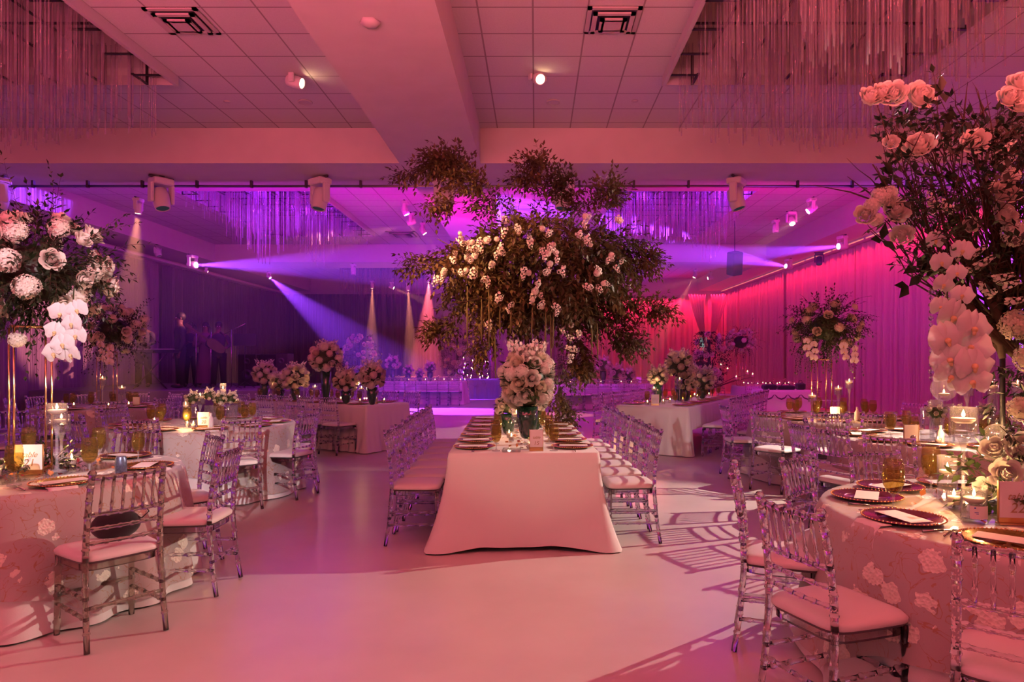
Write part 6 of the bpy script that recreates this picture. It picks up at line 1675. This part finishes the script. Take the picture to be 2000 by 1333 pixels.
# equipment rack and speakers
for px, d, w_, h_, z0, l in ((430 + 60, 18.5, .5, 1.0, SZ, 'dark speaker cabinet right of the microphones, left one'), (532, 18.7, .5, 1.0, SZ, 'dark speaker cabinet right of the microphones, middle one'), (556, 18.2, .32, 1.02, SZ, 'dark speaker cabinet right of the microphones, right one')):
    x = (px - CX) * d / F; r = empty('speaker_cabinet', (x, d, z0), cat='speaker', label=l)
    b = MB(); b.bbox(-w_ / 2, w_ / 2, -.25, .25, 0, h_ - .15, .02); b.build('cabinet', 'metal_black', r)
    for zz, q in ((.3, .14), (.65, .09)): MB().lathe([(q, 0), (q * .9, .01), (q * .3, -.01), (0, .0)], 18, M=Matrix.Translation((0, -.26, zz * h_)) @ Matrix.Rotation(pi / 2, 4, 'X')).build('driver', 'fixture_dark', r)
x = (478 - CX) * 17 / F; r = empty('music_stand', (x, 17, SZ), cat='music stand', label='black music stand with a tilted desk right of the boom microphone')
MB().tube([(0, 0, 0), (0, 0, 1.1)], .01, 6).build('pole', 'metal_black', r); b = MB(); b.box(-.28, .28, -.01, .01, 1.05, 1.35); b.build('desk', 'metal_black', r)
b = MB()
for k in range(3): b.tube([(0, 0, .15), (.25 * cos(k * 2.1), .25 * sin(k * 2.1), .01)], .008, 6)
b.build('legs', 'metal_black', r)
x = (430 - CX) * 16.2 / F
# ------------------------------------------------------------------ haze that carries the beams
m, nt, out = nmat('haze'); v = nt.nodes.new('ShaderNodeVolumeScatter'); v.inputs['Density'].default_value = HAZE; v.inputs['Anisotropy'].default_value = .35
nt.links.new(v.outputs[0], out.inputs['Volume']); MATS['haze'] = m
MB().box(XL + .3, XR - .4, 8.3, YC - .5, .01, HB - .01).build('haze', 'haze', kind='stuff')
for p_ in (CH, CHS, CHF, GOB, CHG, CHW, MENU, NAP, FORK, KNIFE, FC, VOT, VOTF): p_.done()
# drop handles on groups with a single member
cnt = {}
for o in SC.objects:
    if o.parent is None and 'group' in o: cnt[o['group']] = cnt.get(o['group'], 0) + 1
# ------------------------------------------------------------------ general light of the hall, partly added fill
spot('key_side', (6.3, 7.6, 3.3), (-1.4, 4.6, .2), (1, .76, .62), 1800, 66, .3, .03)
spot('key_front', (-.6, -1.5, 3.8), (-3.9, 7.4, .5), (1, .88, .92), 1600, 16, .3, .03)
spot('key_front_right', (3.7, -1.5, 3.1), (1.95, 10.8, .35), (1, .78, .8), 1100, 8.5, .3, .03)
area('fill_front', (-1, -4.2, 3.6), (-.5, 8, 1.2), (1, .36, .40), 64, 9, 2.5)  # unseen soft fill added behind the camera
area('fill_top', (-1, .6, 4.7), (-1, 4.5, 0), (1, .05, .09), 80, 9, 1)  # overhead fill added out of view to redden the near floor
area('fill_up_right', (3.2, .9, 2.8), (3.2, 2.6, 5.4), (1, .13, .12), 320, 3, 1.2, 150)  # unseen upward fills, added to brighten the near ceiling
area('fill_up_left', (-5.5, .9, 2.8), (-5.5, 2.6, 5.4), (1, .09, .18), 350, 3, 1.2, 150)
area('fill_up_center', (-1.6, .8, 2.6), (-1.6, 2.2, 4.8), (1, .17, .26), 330, 2, 1, 150)  # added in place of floor bounce under the long beam
area('ceiling_fill_left', (-6.2, 13.2, 3.2), (-6, 18, 5.3), (.8, 0, .9), 110, 3, .5)  # unseen upward panels added to tint the far ceiling
area('ceiling_fill', (-1.6, 14.0, 2.9), (-1.2, 19, 5.3), (1, 0, .5), 170, 3, .5)
area('ceiling_fill_right', (5.2, 13.2, 3.2), (4.5, 18, 5.3), (1, 0, .45), 120, 3, .5)
o = area('back_red', (5.5, YC - .3, 4.55), (5.5, YC - .1, 0), (1, .01, .06), 260, 6.8, .08, 110); o.rotation_euler = (.10, 0, 0)
o = area('rail_red', (8.74, 17, 4.66), (8.9, 17, 0), (1, .015, .06), 360, .06, 30, 100); o.rotation_euler = (0, -.12, 0)
for i, y in enumerate((6, 11, 16, 21, 26)):
    spot('wall_wash', (6.8, y, .3), (9.0, y + .6, 2.2), (1, .01, .2), 14, 120, .8, .1)
for i, y in enumerate((3, 8, 13)):
    spot('wall_wash', (-10.2, y, .3), (-11.9, y + .6, 2.5), (1, .03, .2), 30, 120, .8, .1)
# unseen violet point lights added in the rear recesses to brighten the rods
for (x, y, w_) in ((-6.3, 16.0, 75), (-5.6, 18.2, 60), (4.3, 16.2, 80), (2.6, 17.0, 45)):
    l = bpy.data.lights.new('rod_fill', 'POINT'); l.color = (.33, .02, 1); l.energy = w_; l.shadow_soft_size = .12
    o = bpy.data.objects.new('rod_fill', l); COL.objects.link(o); o.location = (x, y, 5.6)
# dance floor: patterned violet and red light
def gobo(name, loc, to, col, w_, ang, sc):
    o = spot(name, loc, to, col, w_, ang, .1, .01); l = o.data; l.use_nodes = True; nt = l.node_tree; e = nt.nodes['Emission']
    tc = nt.nodes.new('ShaderNodeTexCoord')
    n = nt.nodes.new('ShaderNodeTexVoronoi'); n.feature = 'DISTANCE_TO_EDGE'; n.inputs['Scale'].default_value = sc
    nt.links.new(tc.outputs['Normal'], n.inputs['Vector'])
    r = nt.nodes.new('ShaderNodeValToRGB'); r.color_ramp.elements[0].position = .2; r.color_ramp.elements[1].position = .3; r.color_ramp.elements[0].color = (.1, .1, .1, 1)
    nt.links.new(n.outputs['Distance'], r.inputs[0]); m = nt.nodes.new('ShaderNodeMath'); m.operation = 'MULTIPLY'; m.inputs[1].default_value = 1.6
    nt.links.new(r.outputs[0], m.inputs[0]); nt.links.new(m.outputs[0], e.inputs['Strength'])
    return o
gobo('floor_violet', (-2.0, 24.3, 4.6), (-1.6, 18.5, 0), (.4, .02, 1), 450, 40, 13)
gobo('floor_magenta', (-3.4, 19, 4.7), (-1.8, 16.5, 0), (.9, .02, .7), 260, 56, 13)
gobo('floor_red', (1.0, 22.6, 4.6), (-.6, 13.2, 0), (1, .06, .16), 500, 30, 14)
gobo('floor_red2', (3.0, 22.6, 4.6), (1.9, 15.5, 0), (1, .05, .16), 450, 34, 14)
gobo('table_violet', (-2.2, 18.0, 4.6), (-3.7, 22.6, .5), (.5, .06, 1), 600, 34, 16)
gobo('table_violet2', (.5, 16.5, 4.6), (2.2, 20.4, .4), (.5, .06, 1), 400, 36, 16)
area('back_violet', (-2, 30.5, 1.0), (-2.4, 32.2, 3), (.8, .02, .6), 60, 5, .6)
spot('beam_center_blue', (-.8, 24.5, 4.6), (-2.3, 26.5, .4), (.3, .03, 1), 5000, 30, .4, .05)
spot('key_center', (-4.3, 3.2, 4.9), (-.85, 7.1, 2.65), (1, .46, .2), 5000, 22, .8, .05)
spot('key_flowers', (-3.0, -1.5, 4.0), (-.1, 5.6, 1.3), (1, .72, .52), 350, 16, .6, .05)
spot('key_roses', (-1.5, -1.5, 3.4), (2.3, 3.3, 1.9), (1, .6, .55), 14, 42, .6, .05)
spot('key_left_roses', (-.5, 0, 4.4), (-3.4, 4.6, 2.1), (1, .45, .36), 40, 26, .6, .05)
